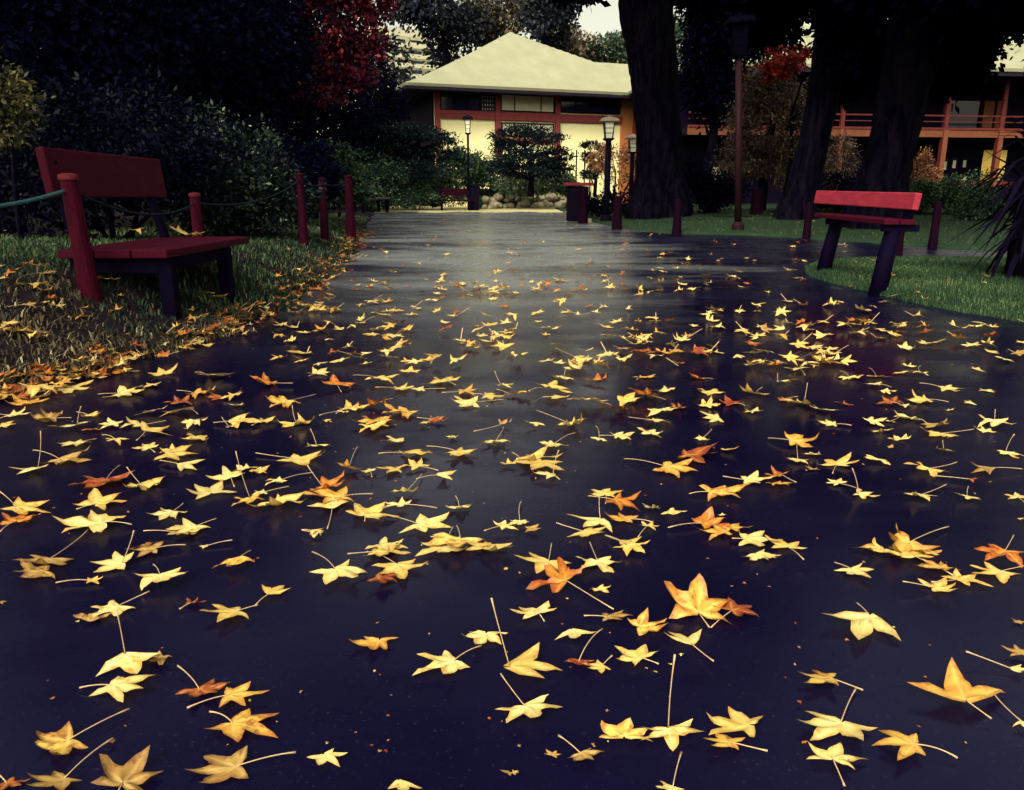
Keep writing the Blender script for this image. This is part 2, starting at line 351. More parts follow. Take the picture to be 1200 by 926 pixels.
def crown(name, parent, blobs, n, size, mat, aspect=0.5, droop=None, lumps=14, lump_r=0.38, shell=0.55, up=0.3):
    P, O, T = blob_points(blobs, n, shell, lumps, lump_r)
    V, F, t = leaf_quads(P, size, aspect, up, T, droop, O)
    return np_mesh(name, V, F, mat, parent, {'tone': t})
# ------------------------------------------------------------------ light
AZ = R(203); EL = R(43)     # sun: behind the camera's left shoulder, soft through cloud
w = bpy.data.worlds.new('World'); S.world = w; w.use_nodes = True
nt = w.node_tree; bg = nt.nodes['Background']
sky = nt.nodes.new('ShaderNodeTexSky'); sky.sky_type = 'NISHITA'; sky.sun_disc = False
sky.sun_elevation = EL; sky.sun_rotation = AZ
sky.dust_density = 5.0; sky.air_density = 1.0; sky.ozone_density = 1.5
bw = nt.nodes.new('ShaderNodeRGBToBW'); nt.links.new(sky.outputs[0], bw.inputs[0])      # thin warm cloud over the blue
vm = nt.nodes.new('ShaderNodeVectorMath'); vm.operation = 'SCALE'; vm.inputs[0].default_value = (1.13, 1.06, 0.72); nt.links.new(bw.outputs[0], vm.inputs['Scale'])
mxs = nt.nodes.new('ShaderNodeMix'); mxs.data_type = 'RGBA'; mxs.inputs[0].default_value = 0.8
nt.links.new(sky.outputs[0], mxs.inputs[6]); nt.links.new(vm.outputs[0], mxs.inputs[7]); nt.links.new(mxs.outputs[2], bg.inputs[0]); bg.inputs[1].default_value = 0.15
sd = bpy.data.lights.new('sun', 'SUN'); sun = bpy.data.objects.new('sun', sd); COL.objects.link(sun)
sd.energy = 0.9; sd.angle = R(14); sd.color = (1.0, 0.90, 0.72)
dirv = Vector((math.sin(AZ) * math.cos(EL), math.cos(AZ) * math.cos(EL), math.sin(EL)))
sun.rotation_euler = dirv.to_track_quat('Z', 'Y').to_euler(); sun.location = dirv * 60
S.view_settings.view_transform = 'Standard'; S.view_settings.look = 'None'
S.view_settings.gamma = 1.0; S.view_settings.use_curve_mapping = False
S.view_settings.exposure = 1.05
S.cycles.max_bounces = 6; S.cycles.diffuse_bounces = 2; S.cycles.glossy_bounces = 3; S.cycles.transmission_bounces = 3
S.cycles.caustics_reflective = False; S.cycles.caustics_refractive = False
S.cycles.use_denoising = True
S.cycles.sample_clamp_indirect = 4.0

# ------------------------------------------------------------------ ground heights
LE = [(-3.0, -2.9), (1.5, -2.35), (2.95, -1.97), (3.2, -1.74), (4.0, -1.62), (4.7, -1.57), (5.45, -1.56), (7.2, -1.74), (9.8, -2.02), (15.3, -2.9), (22, -4.0), (31, -5.4), (34, -5.9), (40, -6.8)]
LEy = np.array([a for a, _ in LE]); LEx = np.array([b for _, b in LE])
def left_edge(y): return float(np.interp(y, LEy, LEx)) + 0.05 * math.sin(y * 5.1) + 0.03 * math.sin(y * 13.7 + 1)
def sst(t): t = min(max(t, 0.0), 1.0); return t * t * (3 - 2 * t)
def bank_z(t, y):
    k = 1.0 - 0.45 * sst((y - 4.5) / 5.0) - 0.25 * sst((y - 12) / 15.0)
    return 0.03 * sst(t / 0.06) + k * (0.33 * sst(t / 0.8) + 0.12 * sst((t - 1) / 3.0))
ISL_N = [(2.93, 7.75), (2.80, 7.3), (2.76, 6.6), (2.80, 5.8), (2.90, 5.05), (3.05, 4.62), (3.4, 4.0), (4.0, 3.4), (5.2, 2.8), (7.5, 2.3)]
ISL_F = [(2.98, 7.9), (3.2, 8.3), (3.6, 8.6), (4.2, 8.75), (5.0, 8.8), (5.9, 8.75), (6.8, 8.5), (7.8, 8.1), (8.8, 7.5), (10.0, 6.6)]
BK = [(2.15, 40.0), (2.1, 30.0), (2.05, 24.0), (2.15, 21.0), (2.45, 17.0), (3.1, 14.9), (4.3, 14.6), (5.1, 13.3), (6.1, 11.0), (7.2, 9.9), (9.5, 8.8), (13, 7.2), (20, 4.0)]
def poly_in(x, y, poly):
    c = False; n = len(poly)
    for i in range(n):
        (x1, y1), (x2, y2) = poly[i], poly[i - 1]
        if (y1 > y) != (y2 > y) and x < (x2 - x1) * (y - y1) / (y2 - y1) + x1: c = not c
    return c
def jit(pts, st, amp):
    out = []
    for (x1, y1), (x2, y2) in zip(pts[:-1], pts[1:]):
        n = max(1, int(math.hypot(x2 - x1, y2 - y1) / st))
        for i in range(n): out.append((x1 + (x2 - x1) * i / n + (rnd.uniform(-amp, amp) if out else 0), y1 + (y2 - y1) * i / n + (rnd.uniform(-amp, amp) if out else 0)))
    return out + [pts[-1]]
ISL_N = jit(ISL_N, .12, .018); ISL_F = jit(ISL_F, .2, .025); BK = jit(BK, .5, .05)
ISL_P = ISL_N + ISL_F[::-1]
BK_P = BK + [(60, 4.0), (60, 40.0)]
def dist_poly(x, y, pts):
    best = 1e9
    for (x1, y1), (x2, y2) in zip(pts[:-1], pts[1:]):
        dx, dy = x2 - x1, y2 - y1; t = max(0, min(1, ((x - x1) * dx + (y - y1) * dy) / (dx * dx + dy * dy)))
        best = min(best, math.hypot(x - x1 - t * dx, y - y1 - t * dy))
    return best
PZ = 0.004
def ground_z(x, y):
    t = left_edge(y) - x
    if t > 0 and y < 40: return bank_z(t, y)
    if y < 9.5 and poly_in(x, y, ISL_P):
        return 0.055 * sst(min(dist_poly(x, y, ISL_N), dist_poly(x, y, ISL_F)) / 0.12) + 0.004
    if y < 40 and poly_in(x, y, BK_P):
        d = dist_poly(x, y, BK); return 0.045 * sst(d / 0.1) + 0.17 * sst(d / 4.0) + 0.004
    return PZ
def hit(px, py):
    """where the sight line through a photo pixel meets the ground"""
    d = ray(px, py); o = Vector((0, 0, H)); t = 0.5
    for _ in range(4000):
        p = o + d * t
        if p.z <= ground_z(p.x, p.y): return p
        t += 0.004 + 0.002 * t
    return o + d * t

# ------------------------------------------------------------------ ground sheets
g = MB(); g.add([(-500, -60, -0.03), (500, -60, -0.03), (500, 900, -0.03), (-500, 900, -0.03)], [(0, 1, 2, 3)])
tag(g.build('ground', M['soil']), kind='structure')
g = MB()
xs = np.linspace(-9, 26, 60); ys = np.linspace(-4, 33.0, 60)
g.add([(x, y, 0.0) for y in ys for x in xs], [(j * 60 + i, j * 60 + i + 1, (j + 1) * 60 + i + 1, (j + 1) * 60 + i) for j in range(59) for i in range(59)])
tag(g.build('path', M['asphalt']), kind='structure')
g = MB(); n = 120
g.add([(-7.5 + 9.8 * i / n, 32.5 + 0.7 * math.sin(i * .21) + rnd.uniform(-.5, .5), 0.006) for i in range(n + 1)] + [(-7.5 + 9.8 * i / n, 50, 0.006) for i in range(n + 1)], [(i, i + 1, n + 2 + i, n + 1 + i) for i in range(n)])
tag(g.build('gravel_path', M['gravel']), kind='structure')

# left bank
g = MB(); ys = np.concatenate([np.arange(-3, 12, 0.12), np.arange(12, 40, 0.5)]); ts = [0, 0.02, 0.05, 0.1, 0.2, 0.35, 0.5, 0.7, 0.9, 1.2, 1.6, 2.2, 3, 4.5, 7, 12, 25]
for y in ys:
    for t in ts:
        n = 0.012 * math.sin(t * 17 + y * 9) * (1 if 0.1 < t < 3 else 0)
        g.v.append((left_edge(y) - t, y, (bank_z(t, y) if t > 0 else -0.02) + n))
nn = len(ts)
g.f = [(j * nn + i, j * nn + i + 1, (j + 1) * nn + i + 1, (j + 1) * nn + i) for j in range(len(ys) - 1) for i in range(nn - 1)]; g.m = [0] * len(g.f)
tag(g.build('ground_bank', M['bank'], smooth=True), kind='structure')
# grass island
g = MB(); vs = np.concatenate([[0, 0.02, 0.05, 0.1], np.linspace(0.2, 0.8, 7), [0.9, 0.95, 0.98, 1.0]])
def resample(pts, n):
    p = np.array(pts); d = np.concatenate([[0], np.cumsum(np.linalg.norm(np.diff(p, axis=0), axis=1))]); s = np.linspace(0, d[-1], n)
    return np.stack([np.interp(s, d, p[:, 0]), np.interp(s, d, p[:, 1])], 1)
A_ = resample(ISL_N, 160); B_ = resample(ISL_F, 160)
for i in range(160):
    for v in vs:
        x, y = A_[i] * (1 - v) + B_[i] * v
        z = -0.02 if v in (0, 1) else 0.055 * sst(min(dist_poly(x, y, ISL_N), dist_poly(x, y, ISL_F)) / 0.10) + 0.004
        g.v.append((x, y, z))
k = len(vs); g.f = [(i * k + j, (i + 1) * k + j, (i + 1) * k + j + 1, i * k + j + 1) for i in range(159) for j in range(k - 1)]; g.m = [0] * len(g.f)
tag(g.build('lawn', M['lawn'], smooth=True), kind='structure')
# back lawn
g = MB(); A_ = resample(BK, 90); vs = [0, 0.05, 0.1, 0.3, 0.8, 1.6, 2.6, 4.0, 7, 14, 30]
for i in range(90):
    a = A_[i]; d = np.array([1.0, 0.25]) if a[1] > 18 else np.array([0.35 + 0.65 * max(0, (a[1] - 14) / 4), 1.0])
    d = d / np.linalg.norm(d)
    for v in vs:
        x, y = a + d * v; dd = dist_poly(x, y, BK) if v > 0 else 0
        g.v.append((x, y, -0.02 if v == 0 else 0.045 * sst(dd / 0.1) + 0.17 * sst(dd / 4.0) + 0.004))
k = len(vs); g.f = [(i * k + j, i * k + j + 1, (i + 1) * k + j + 1, (i + 1) * k + j) for i in range(89) for j in range(k - 1)]; g.m = [0] * len(g.f)
tag(g.build('lawn_beyond', M['lawn'], smooth=True), kind='structure')

# ------------------------------------------------------------------ grass
def blades(name, pts, hgt, mat, tone=None, lean=0.5, width=0.05):
    n = len(pts); P = np.array(pts)
    h = hgt * rng.uniform(0.5, 1.3, n); a = rng.uniform(0, 2 * np.pi, n); lx = np.cos(a); ly = np.sin(a)
    s = np.stack([-ly, lx, np.zeros(n)], 1) * (width * h)[:, None]
    ln = rng.uniform(0.1, 1, n) * lean * h
    mid = P + np.stack([lx * ln * 0.35, ly * ln * 0.35, h * 0.6], 1); tip = P + np.stack([lx * ln, ly * ln, h * rng.uniform(0.6, 1.0, n)], 1)
    V = np.stack([P - s, P + s, mid + s * 0.7, mid - s * 0.7, tip], 1).reshape(-1, 3)
    b = np.arange(n)[:, None] * 5
    F = np.concatenate([np.concatenate([b, b + 1, b + 2], 1), np.concatenate([b, b + 2, b + 3], 1), np.concatenate([b + 3, b + 2, b + 4], 1)])
    t = tone if tone is not None else np.clip(rng.normal(0.45, 0.25, n), 0, 1)
    return np_mesh(name, V, F, mat, None, {'tone': np.repeat(t, 5)})
pts, tn = [], []
for _ in range(52000):                                   # the rough bank on the left
    y = 2.2 + 9.0 * rnd.random() ** 1.6; t = 2.6 * rnd.random() ** 1.4 - 0.015
    x = left_edge(y) - t
    pts.append((x, y, ground_z(x, y) - 0.005))
    dry = sst((4.7 - y) / 1.5 + 0.7 * (0.30 - t) + 0.5 * (math.sin(x * 7 + y * 3) * 0.5))
    tn.append(min(1, max(0, rnd.gauss(0.20 + 0.48 * dry, 0.18))))
tag(blades('grass', pts, 0.042, M['drygrass'], np.array(tn), 1.5, 0.10), kind='stuff')
pts = []
while len(pts) < 16000:
    y = 4.6 + 20 * rnd.random() ** 1.6; t = 0.08 + 3.2 * rnd.random(); x = left_edge(y) - t
    pts.append((x, y, ground_z(x, y) - 0.005))
tag(blades('grass_on_bank', pts, 0.06, M['grass'], np.clip(rng.normal(.75, .2, len(pts)), 0, 1), 0.9, 0.07), kind='stuff')
pts = []
while len(pts) < 46000:
    x = rnd.uniform(2.7, 8.0); y = rnd.uniform(2.8, 8.9)
    if abs(x) > 0.72 * y + 0.3 or not poly_in(x, y, ISL_P): continue
    if math.sin(x * 4.3 + 1.1 * math.sin(y * 3.7)) * math.sin(y * 5.1 + x) > rnd.uniform(.35, 1.1): continue      # thin, worn patches
    pts.append((x, y, ground_z(x, y) - 0.004))
for _ in range(9000):                                     # ragged tufts along the worn edge
    a = ISL_N[rnd.randrange(len(ISL_N))]; x = a[0] + abs(rnd.gauss(0, .05)) + rnd.uniform(-.06, .06); y = a[1] + rnd.uniform(-.07, .09)
    if poly_in(x, y, ISL_P): pts.append((x, y, ground_z(x, y) - 0.004))
P_ = np.array(pts); tn = np.clip(0.45 + 0.25 * np.sin(P_[:, 0] * 3.1 + P_[:, 1] * 1.7) * np.sin(P_[:, 1] * 2.3) + rng.normal(size=len(P_)) * 0.26, 0, 1)
tag(blades('grass_on_island', pts, 0.035, M['grass'], tn, 0.8, 0.05), kind='stuff')
pts = []
while len(pts) < 22000:
    y = 9.0 + 20 * rnd.random() ** 1.5; x = rnd.uniform(2, 0.72 * y)
    if not poly_in(x, y, BK_P): continue
    pts.append((x, y, ground_z(x, y) - 0.004))
tag(blades('grass_beyond', pts, 0.05, M['grass'], None, 0.8, 0.06), kind='stuff')
# ------------------------------------------------------------------ left bench
def slat(name, a, b, w, h, mat, parent, up=(0, 0, 1), bev=0.006):
    k = MB(); k.beam(a, b, w, h, up); return k.build(name, mat, parent, bevel=bev)
X0, X1, Y0, Y1, ZS = -1.77, -2.34, 4.0, 5.28, 0.47
bench = thing('bench', 'dark red wooden bench on the grass bank at the left, leaves on its seat', 'bench', (-2.1, 4.6, 0.2))
k = MB()
for i in range(3):
    x = X0 - 0.095 - i * 0.19
    k.box((x, (Y0 + Y1) / 2, ZS - 0.022), (0.184, Y1 - Y0, 0.044))
k.build('seat', M['bench_red'], bench, bevel=0.006)
k = MB()
k.box(((X0 + X1) / 2, Y0 + 0.09, ZS - 0.085), (0.50, 0.06, 0.08)); k.box(((X0 + X1) / 2, 4.92, ZS - 0.085), (0.50, 0.06, 0.08))
k.box((X0 - 0.06, 4.5, ZS - 0.08), (0.05, 0.78, 0.07)); k.build('seat_frame', M['dark_wood'], bench, bevel=0.004)
for (x, y) in ((X0 - 0.05, Y0 + 0.09), (X0 - 0.05, 4.92), (X1 + 0.06, Y0 + 0.10), (X1 + 0.06, 5.12)):
    z0 = ground_z(x, y) - 0.04
    k = MB(); k.box((x, y, (z0 + ZS - 0.047) / 2), (0.075, 0.07, ZS - 0.047 - z0)); k.build('leg', M['dark_wood'], bench, bevel=0.006)
k = MB(); k.beam((X1 - 0.035, 4.06, 0.852), (X1 - 0.025, 5.37, 0.846), 0.045, 0.25, (-0.10, 0, 1)); k.build('backrest', M['bench_red'], bench, bevel=0.008)
for y in (4.14, 5.16):
    for z in (0.80, 0.905):
        k = MB(); k.tube([(X1 - 0.012 - (z - .85) * .1, y, z), (X1 - 0.004 - (z - .85) * .1, y, z)], [0.011, 0.009], 8); k.build('bolt', M['lamp_metal'], bench)
for y in (4.14, 5.16):
    k = MB(); k.beam((X1 + 0.06, y, ZS - 0.02), (X1 - 0.058, y, 0.90), 0.065, 0.04, (1, 0, 0)); k.build('back_support', M['dark_wood'], bench, bevel=0.005)

# right bench
RB = thing('bench', 'low park bench with one bright red back board on slanted log legs, right side', 'bench', (3.0, 6.7, 0.05))
P1 = Vector((3.04, 7.9, 0.715)); P2 = Vector((3.00, 5.86, 0.692))
k = MB(); k.beam(P1, P2, 0.05, 0.125, (0.12, 0, 1)); k.build('backrest', M['bright_red'], RB, bevel=0.008)
k = MB(); k.beam((2.97, 7.6, 0.548), (2.86, 5.92, 0.541), 0.11, 0.04); k.beam((3.09, 7.6, 0.548), (2.98, 5.92, 0.541), 0.11, 0.04); k.build('seat', M['bench_red'], RB, bevel=0.006)
for (b0, t0) in (((2.80, 5.90), (2.93, 6.02)), ((2.93, 7.30), (3.04, 7.35))):
    k = MB(); z0 = ground_z(*b0) - 0.05
    k.tube([(b0[0], b0[1], z0), (t0[0] * 0.5 + b0[0] * 0.5, t0[1] * 0.5 + b0[1] * 0.5, 0.28), (t0[0], t0[1], 0.52)], [0.066, 0.062, 0.058], 12); k.build('leg', M['dark_wood'], RB, smooth=True)
    k = MB(); k.beam((b0[0] + 0.20, b0[1] + 0.12, 0.50), (b0[0] + 0.235, b0[1] + 0.12, 0.70), 0.06, 0.04, (1, 0, 0)); k.build('back_support', M['dark_wood'], RB, bevel=0.004)
    k = MB(); k.beam((b0[0] + 0.02, b0[1] + 0.08, 0.495), (b0[0] + 0.29, b0[1] + 0.08, 0.495), 0.06, 0.05); k.build('seat_support', M['dark_wood'], RB, bevel=0.004)

# two far benches on the left of the path
def far_bench(p, rz, label, mat, smat=None):
    t = thing('bench', label, 'bench', p, rz, 'benches far along the path'); T = Matrix.Translation(p) @ Matrix.Rotation(rz, 4, 'Z')
    def bx(name, c, s, m):
        k = MB(); k.box(c, s); k.v = [tuple(T @ Vector(q)) for q in k.v]; return k.build(name, m, t, bevel=0.006)
    bx('seat', (0, 0, 0.44), (1.5, 0.45, 0.06), smat or mat); bx('backrest', (0, 0.26, 0.80), (1.5, 0.05, 0.28), mat)
    for sx in (-0.62, 0.62):
        for sy in (-0.17, 0.17): bx('leg', (sx, sy, 0.205), (0.09, 0.08, 0.41), M['dark_wood'])
        bx('back_support', (sx, 0.225, 0.70), (0.07, 0.04, 0.46), M['dark_wood'])
q = G(436, 249); far_bench((-4.55, 25.5, 0.16), R(62), 'dark bench past the red posts, pale light on its seat and back', M['lit_wood'], M['lit_wood'])
q = G(534, 247); far_bench((q.x, q.y, 0.01), R(8), 'small reddish bench beside the dark bin at the path end', M['post_dull'])

# ------------------------------------------------------------------ bollards and rope
def bollard(px, ptop, z, Y, r, label, lean=0.0, cap=True, mat=None):
    top = at(px, ptop, Y); z0 = ground_z(top.x, Y) if z is None else z
    root = thing('bollard', label, 'bollard', (top.x, Y, z0), 0, 'log posts along the path')
    pm = mat or M['post_red']
    k = MB(); b0 = Vector((top.x - lean, Y, z0 - 0.08)); dv = Vector(top) - b0
    k.tube([b0, b0 + dv * 0.06, b0 + dv * 0.5, b0 + dv * 0.985, top], [r * 1.45, r * 1.3, r * 1.08, r * 0.98, r * 0.9], 14); k.build('post', pm, root, smooth=False, bevel=0.004)
    if cap:
        k = MB(); k.lathe([(r * 1.12, -0.012), (r * 1.16, 0.0), (r * 1.12, 0.012), (r * 0.6, 0.02)], 14, tuple(top)); k.build('cap', M['cap_red'] if mat is None else mat, root, smooth=False)
    return top
pt = []
pt.append(bollard(80, 208, None, 3.86, 0.040, 'leaning red log post in front of the dark red bench', -0.03))
pt.append(bollard(228, 229, None, 5.75, 0.036, 'red log post just behind the far end of the dark red bench'))
pt.append(bollard(351, 205, None, 9.0, 0.042, 'red log post before the glossy bush, first of three close together', mat=M['post_dull']))
pt.append(bollard(377, 210, None, 10.8, 0.050, 'red log post, middle one of three past the glossy bush', mat=M['post_dull']))
pt.append(bollard(408, 207, None, 12.7, 0.065, 'thick red log post beside the dark far bench, last of three', mat=M['post_dull']))
rt = []
rt.append(bollard(684, 222, None, 20.3, 0.10, 'thick dark post against the red topped litter bin', mat=M['dark_post']))
rt.append(bollard(724, 232, None, 17.0, 0.09, 'dark red post below the lantern left of the great trunk', mat=M['dark_post']))
rt.append(bollard(795, 234, None, 14.9, 0.072, 'dark red post on the lawn edge in front of the great trunk', cap=False, mat=M['dark_post']))
rt.append(bollard(949, 237, None, 13.4, 0.055, 'dark post on the lawn just left of the bright red bench', cap=False, mat=M['dark_post']))
bollard(1058, 250, None, 9.0, 0.042, 'short dark post behind the near leg of the bright red bench', cap=False, mat=M['dark_post'])
bollard(1100, 236, None, 11.0, 0.050, 'dark post on the far lawn right of the bright red bench', cap=False, mat=M['dark_post'])
bollard(888, 222, None, 20, 0.13, 'stout dark stump post between the lamp pole and the leaning trunk', cap=False, mat=M['dark_post'])
def rope(a, b, sag, label, r=0.007, mat='rope_dark'):
    a = Vector(a); b = Vector(b); k = MB(); n = 14
    k.tube([a.lerp(b, i / n) - Vector((0, 0, sag * 4 * (i / n) * (1 - i / n))) for i in range(n + 1)], [r] * (n + 1), 8)
    tag(k.build('rope', M[mat], smooth=True), label, 'rope', 'ropes between the log posts')
dz = Vector((0, 0, 0.055))
rope(at(-140, 246, 3.0), pt[0] - dz, 0.04, 'green rope running from the left picture edge to the leaning post', 0.010, 'rope')
rope(pt[0] - dz, pt[1] - dz, 0.10, 'rope slung from the leaning post behind the dark red bench')
rope(pt[1] - dz, pt[2] - dz, 0.10, 'thin rope hanging in front of the glossy bush')
rope(pt[2] - dz, pt[3] - dz, 0.05, 'short rope between the first and middle of three posts')
rope(pt[3] - dz, pt[4] - dz, 0.05, 'short rope between the middle and last of three posts')

# ------------------------------------------------------------------ litter bins
def litter_bin(x0, x1, ytop, Y, label, lid, zb=0.02):
    a = at(x0, ytop, Y); b = at(x1, ytop, Y); wd = b.x - a.x; c = (a.x + b.x) / 2; zt = a.z
    t = thing('litter_bin', label, 'bin', (c, Y, zb))
    k = MB(); k.box((c, Y, (zb + zt - 0.1) / 2), (wd * 0.8, wd * 0.75, zt - 0.1 - zb)); k.build('body', M['lamp_metal'], t, bevel=0.02)
    k = MB(); k.box((c, Y, zt - 0.045), (wd * 1.1, wd, 0.08)); k.build('lid', lid, t, bevel=0.015)
    k = MB(); k.box((c, Y - wd * 0.39, zt - 0.2), (wd * 0.5, 0.02, 0.1)); k.build('slot', M['shade'], t)
litter_bin(662, 692, 214, 21.6, 'dark litter bin with flat red top at the right path edge', M['red_wood'])
litter_bin(546, 563, 216, 36, 'dark box bin beside the small far bench at the path end', M['lamp_metal'])

# ------------------------------------------------------------------ lanterns
def lantern(px, ptop, pbase, Y, label, wcap, pole_r, pole_mat, lan_h=0.5, zb=None, capmat=None, glass=None, basepx=None):
    top = at(px, ptop, Y); z0 = ground_z(top.x, Y) if zb is None else zb; x = top.x if basepx is None else hit(basepx, pbase).x * Y / hit(basepx, pbase).y
    t = thing('lamp_post', label, 'lamp post', (x, Y, z0))
    k = MB(); k.lathe([(pole_r * 2.0, -0.05), (pole_r * 2.0, 0.10), (pole_r * 1.3, 0.16)], 12, (x, Y, z0)); k.build('base', pole_mat, t)
    zt = top.z; k = MB(); k.tube([(x, Y, z0 + 0.1), (x, Y, zt - lan_h - 0.02)], [pole_r * 1.1, pole_r], 12); k.build('pole', pole_mat, t, smooth=True)
    w = wcap * 0.42; capt = lan_h * 0.22
    k = MB(); k.lathe([(w * 0.5, 0), (w * 0.95, 0.03), (w * 1.0, 0.06)], 4, (x, Y, zt - lan_h - 0.02), True); k.build('lantern_base', capmat or M['lamp_metal'], t)
    k = MB(); k.lathe([(w * 0.62, 0.0), (w * 0.88, lan_h * 0.66)], 4, (x, Y, zt - lan_h + 0.045), True); k.build('lantern_glass', glass or M['lamp_glass'], t)
    k = MB()
    for i in range(4):
        a = math.pi / 2 * (i + 0.5)
        k.beam((x + w * 0.64 * math.cos(a), Y + w * 0.64 * math.sin(a), zt - lan_h + 0.03), (x + w * 0.91 * math.cos(a), Y + w * 0.91 * math.sin(a), zt - capt - 0.03), 0.03 * wcap / 0.5, 0.03 * wcap / 0.5, (0, 1, 0))
    for hh in (0.3, 0.62): k.lathe([(w * (0.64 + 0.27 * hh) + 0.006, 0), (w * (0.64 + 0.27 * hh) + 0.006, 0.018)], 4, (x, Y, zt - lan_h + 0.045 + lan_h * 0.66 * hh), True)
    k.build('lantern_frame', capmat or M['lamp_metal'], t)
    k = MB(); k.lathe([(wcap * 0.70, 0), (wcap * 0.71, capt * 0.25), (wcap * 0.62, capt * 0.6), (wcap * 0.16, capt), (0.02, capt * 1.25)], 4, (x, Y, zt - capt), True)
    k.build('cap', capmat or M['lamp_cap'], t, bevel=0.004)
    if basepx is not None: t.rotation_euler[1] = math.atan2(top.x - x, zt - z0)      # the post leans a little
lantern(714, 137, 263, 20.6, 'dark lantern post with square pale cap left of the great trunk', 0.46, 0.075, M['lamp_metal'], 0.56)
lantern(548, 135, 215, 34, 'thin dark lantern post before the cream wall, left of the centre pine', 0.42, 0.045, M['lamp_metal'], 0.75, 0.7, M['lamp_metal'])
lantern(742, 158, 240, 27.5, 'lantern post half hidden behind the great trunk', 0.52, 0.07, M['lamp_metal'], 0.6, 0.2)
lantern(866, 17, 268, 15.3, 'tall reddish lamp post with big dark square head on the right lawn', 0.48, 0.062, M['lamp_pole'], 0.72, None, M['lamp_black'], M['lamp_black'], 865)

# ------------------------------------------------------------------ rocks of the garden border
def rock(c, s, label_i):
    bm = bmesh.new(); bmesh.ops.create_icosphere(bm, subdivisions=2, radius=0.5)
    off = [Vector((rnd.uniform(-1, 1), rnd.uniform(-1, 1), rnd.uniform(-1, 1))) for _ in range(5)]
    for v in bm.verts:
        d = 1 + sum(0.13 * math.sin(3.1 * v.co.dot(o) * (1 + i * 0.7) + i * 2) for i, o in enumerate(off))
        v.co = Vector((v.co.x * s[0], v.co.y * s[1], v.co.z * s[2])) * d
    bmesh.ops.rotate(bm, verts=bm.verts, cent=(0, 0, 0), matrix=Matrix.Rotation(rnd.uniform(0, 6), 3, 'Z'))
    me = bpy.data.meshes.new('boulder'); bm.to_mesh(me); bm.free(); me.materials.append(M['rock'])
    o = link('boulder', me); o.location = c
    return o
ords = 'first second third fourth fifth sixth seventh eighth ninth tenth eleventh twelfth thirteenth fourteenth fifteenth sixteenth seventeenth eighteenth nineteenth twentieth'.split()
for row, (n, yb, z0, nm) in enumerate(((17, 240, 0.0, 'lower'), (14, 232, 0.36, 'upper'))):
    for i in range(n):
        px = 566 + (i + 0.5) * (102 / n) + rnd.uniform(-2, 2); Y = 39.0 + row * 0.5 + 6.0 * (px - 566) / 102
        c = at(px, 226, Y); sz = rnd.choice([.24, .3, .36, .44, .52]) * rnd.uniform(.9, 1.1)
        o = rock((c.x, Y + rnd.uniform(-.25, .15), z0 + sz * 0.33 + rnd.uniform(-.04, .06)), (sz * 1.2, sz, sz * 0.95), i)
        o['label'] = f"pale boulder in the {nm} row of the garden border, {ords[i]} from the left"; o['category'] = 'rock'; o['group'] = 'boulders edging the garden bed'
g = MB(); n = 12
vv = []
for i in range(n + 1):
    px = 558 + i * 10; Y = 39.7 + 0.0588 * (px - 566)
    a = at(px, 226, Y)
    vv += [(a.x, Y, 0.0), (a.x, Y + 0.3, 0.45 + .1 * math.sin(i * 2.1)), (a.x, Y + 1.6, 0.8 + .1 * math.sin(i * 1.3)), (a.x, Y + 4.2, 1.0)]
g.add(vv, [(i * 4 + j, i * 4 + 4 + j, i * 4 + 5 + j, i * 4 + j + 1) for i in range(n) for j in range(3)])
tag(g.build('ground_flower_bed', M['lawn'], smooth=True), kind='structure')
pts = []
for _ in range(5000):
    px = rnd.uniform(556, 680); Y = 39.7 + 0.0588 * (px - 566) + rnd.uniform(.15, 4); a = at(px, 226, Y); pts.append((a.x, Y, min(.85, .45 + .25 * max(0, Y - 40 - 0.0588 * (px - 566)))))
tag(blades('grass_on_flower_bed', pts, 0.16, M['grass'], np.clip(rng.normal(.85, .2, len(pts)), 0, 1), 0.8, 0.09), kind='stuff')
# a long pale kerb stone at the bin
k = MB(); a = G(664, 251); b_ = G(690, 262); k.beam((a.x, a.y, 0.06), (b_.x, b_.y, 0.06), 0.16, 0.12); tag(k.build('kerb_stone', M['rock'], bevel=0.02), 'pale kerb stone lying at the foot of the red topped bin', 'kerb stone')
# ------------------------------------------------------------------ buildings
class Frame:
    """a facade line on the ground: s runs along it, d goes into the house"""
    def __init__(self, a, b):
        self.o = Vector((a.x, a.y)); self.u = (Vector((b.x, b.y)) - self.o); self.L = self.u.length; self.u.normalize(); self.n = Vector((-self.u.y, self.u.x))
        self.rz = math.atan2(self.u.y, self.u.x)
        self.rot = Matrix.Rotation(self.rz, 3, 'Z')
    def w(self, s, d, z): p = self.o + self.u * s + self.n * d; return Vector((p.x, p.y, z))
    def sz(self, px, py, d=0.0):
        r = ray(px, py); o = self.o + self.n * d
        # (t*r).n = o.n
        t = o.dot(self.n) / Vector((r.x, r.y)).dot(self.n); q = Vector((r.x, r.y)) * t
        return (q - self.o).dot(self.u), H + r.z * t
    def box(self, mb, s0, s1, d0, d1, z0, z1):
        mb.box(self.w((s0 + s1) / 2, (d0 + d1) / 2, (z0 + z1) / 2), (abs(s1 - s0), abs(d1 - d0), abs(z1 - z0)), self.rot)
    def rect(self, px0, py0, px1, py1, d=0.0):
        pm = (px0 + px1) / 2
        return (self.sz(px0, (py0 + py1) / 2, d)[0], self.sz(px1, (py0 + py1) / 2, d)[0], self.sz(pm, py1, d)[1], self.sz(pm, py0, d)[1])
def part(fr, name, mat, parent, s0, s1, d0, d1, z0, z1, bev=0.0):
    k = MB(); fr.box(k, s0, s1, d0, d1, z0, z1); return k.build(name, mat, parent, bevel=bev)
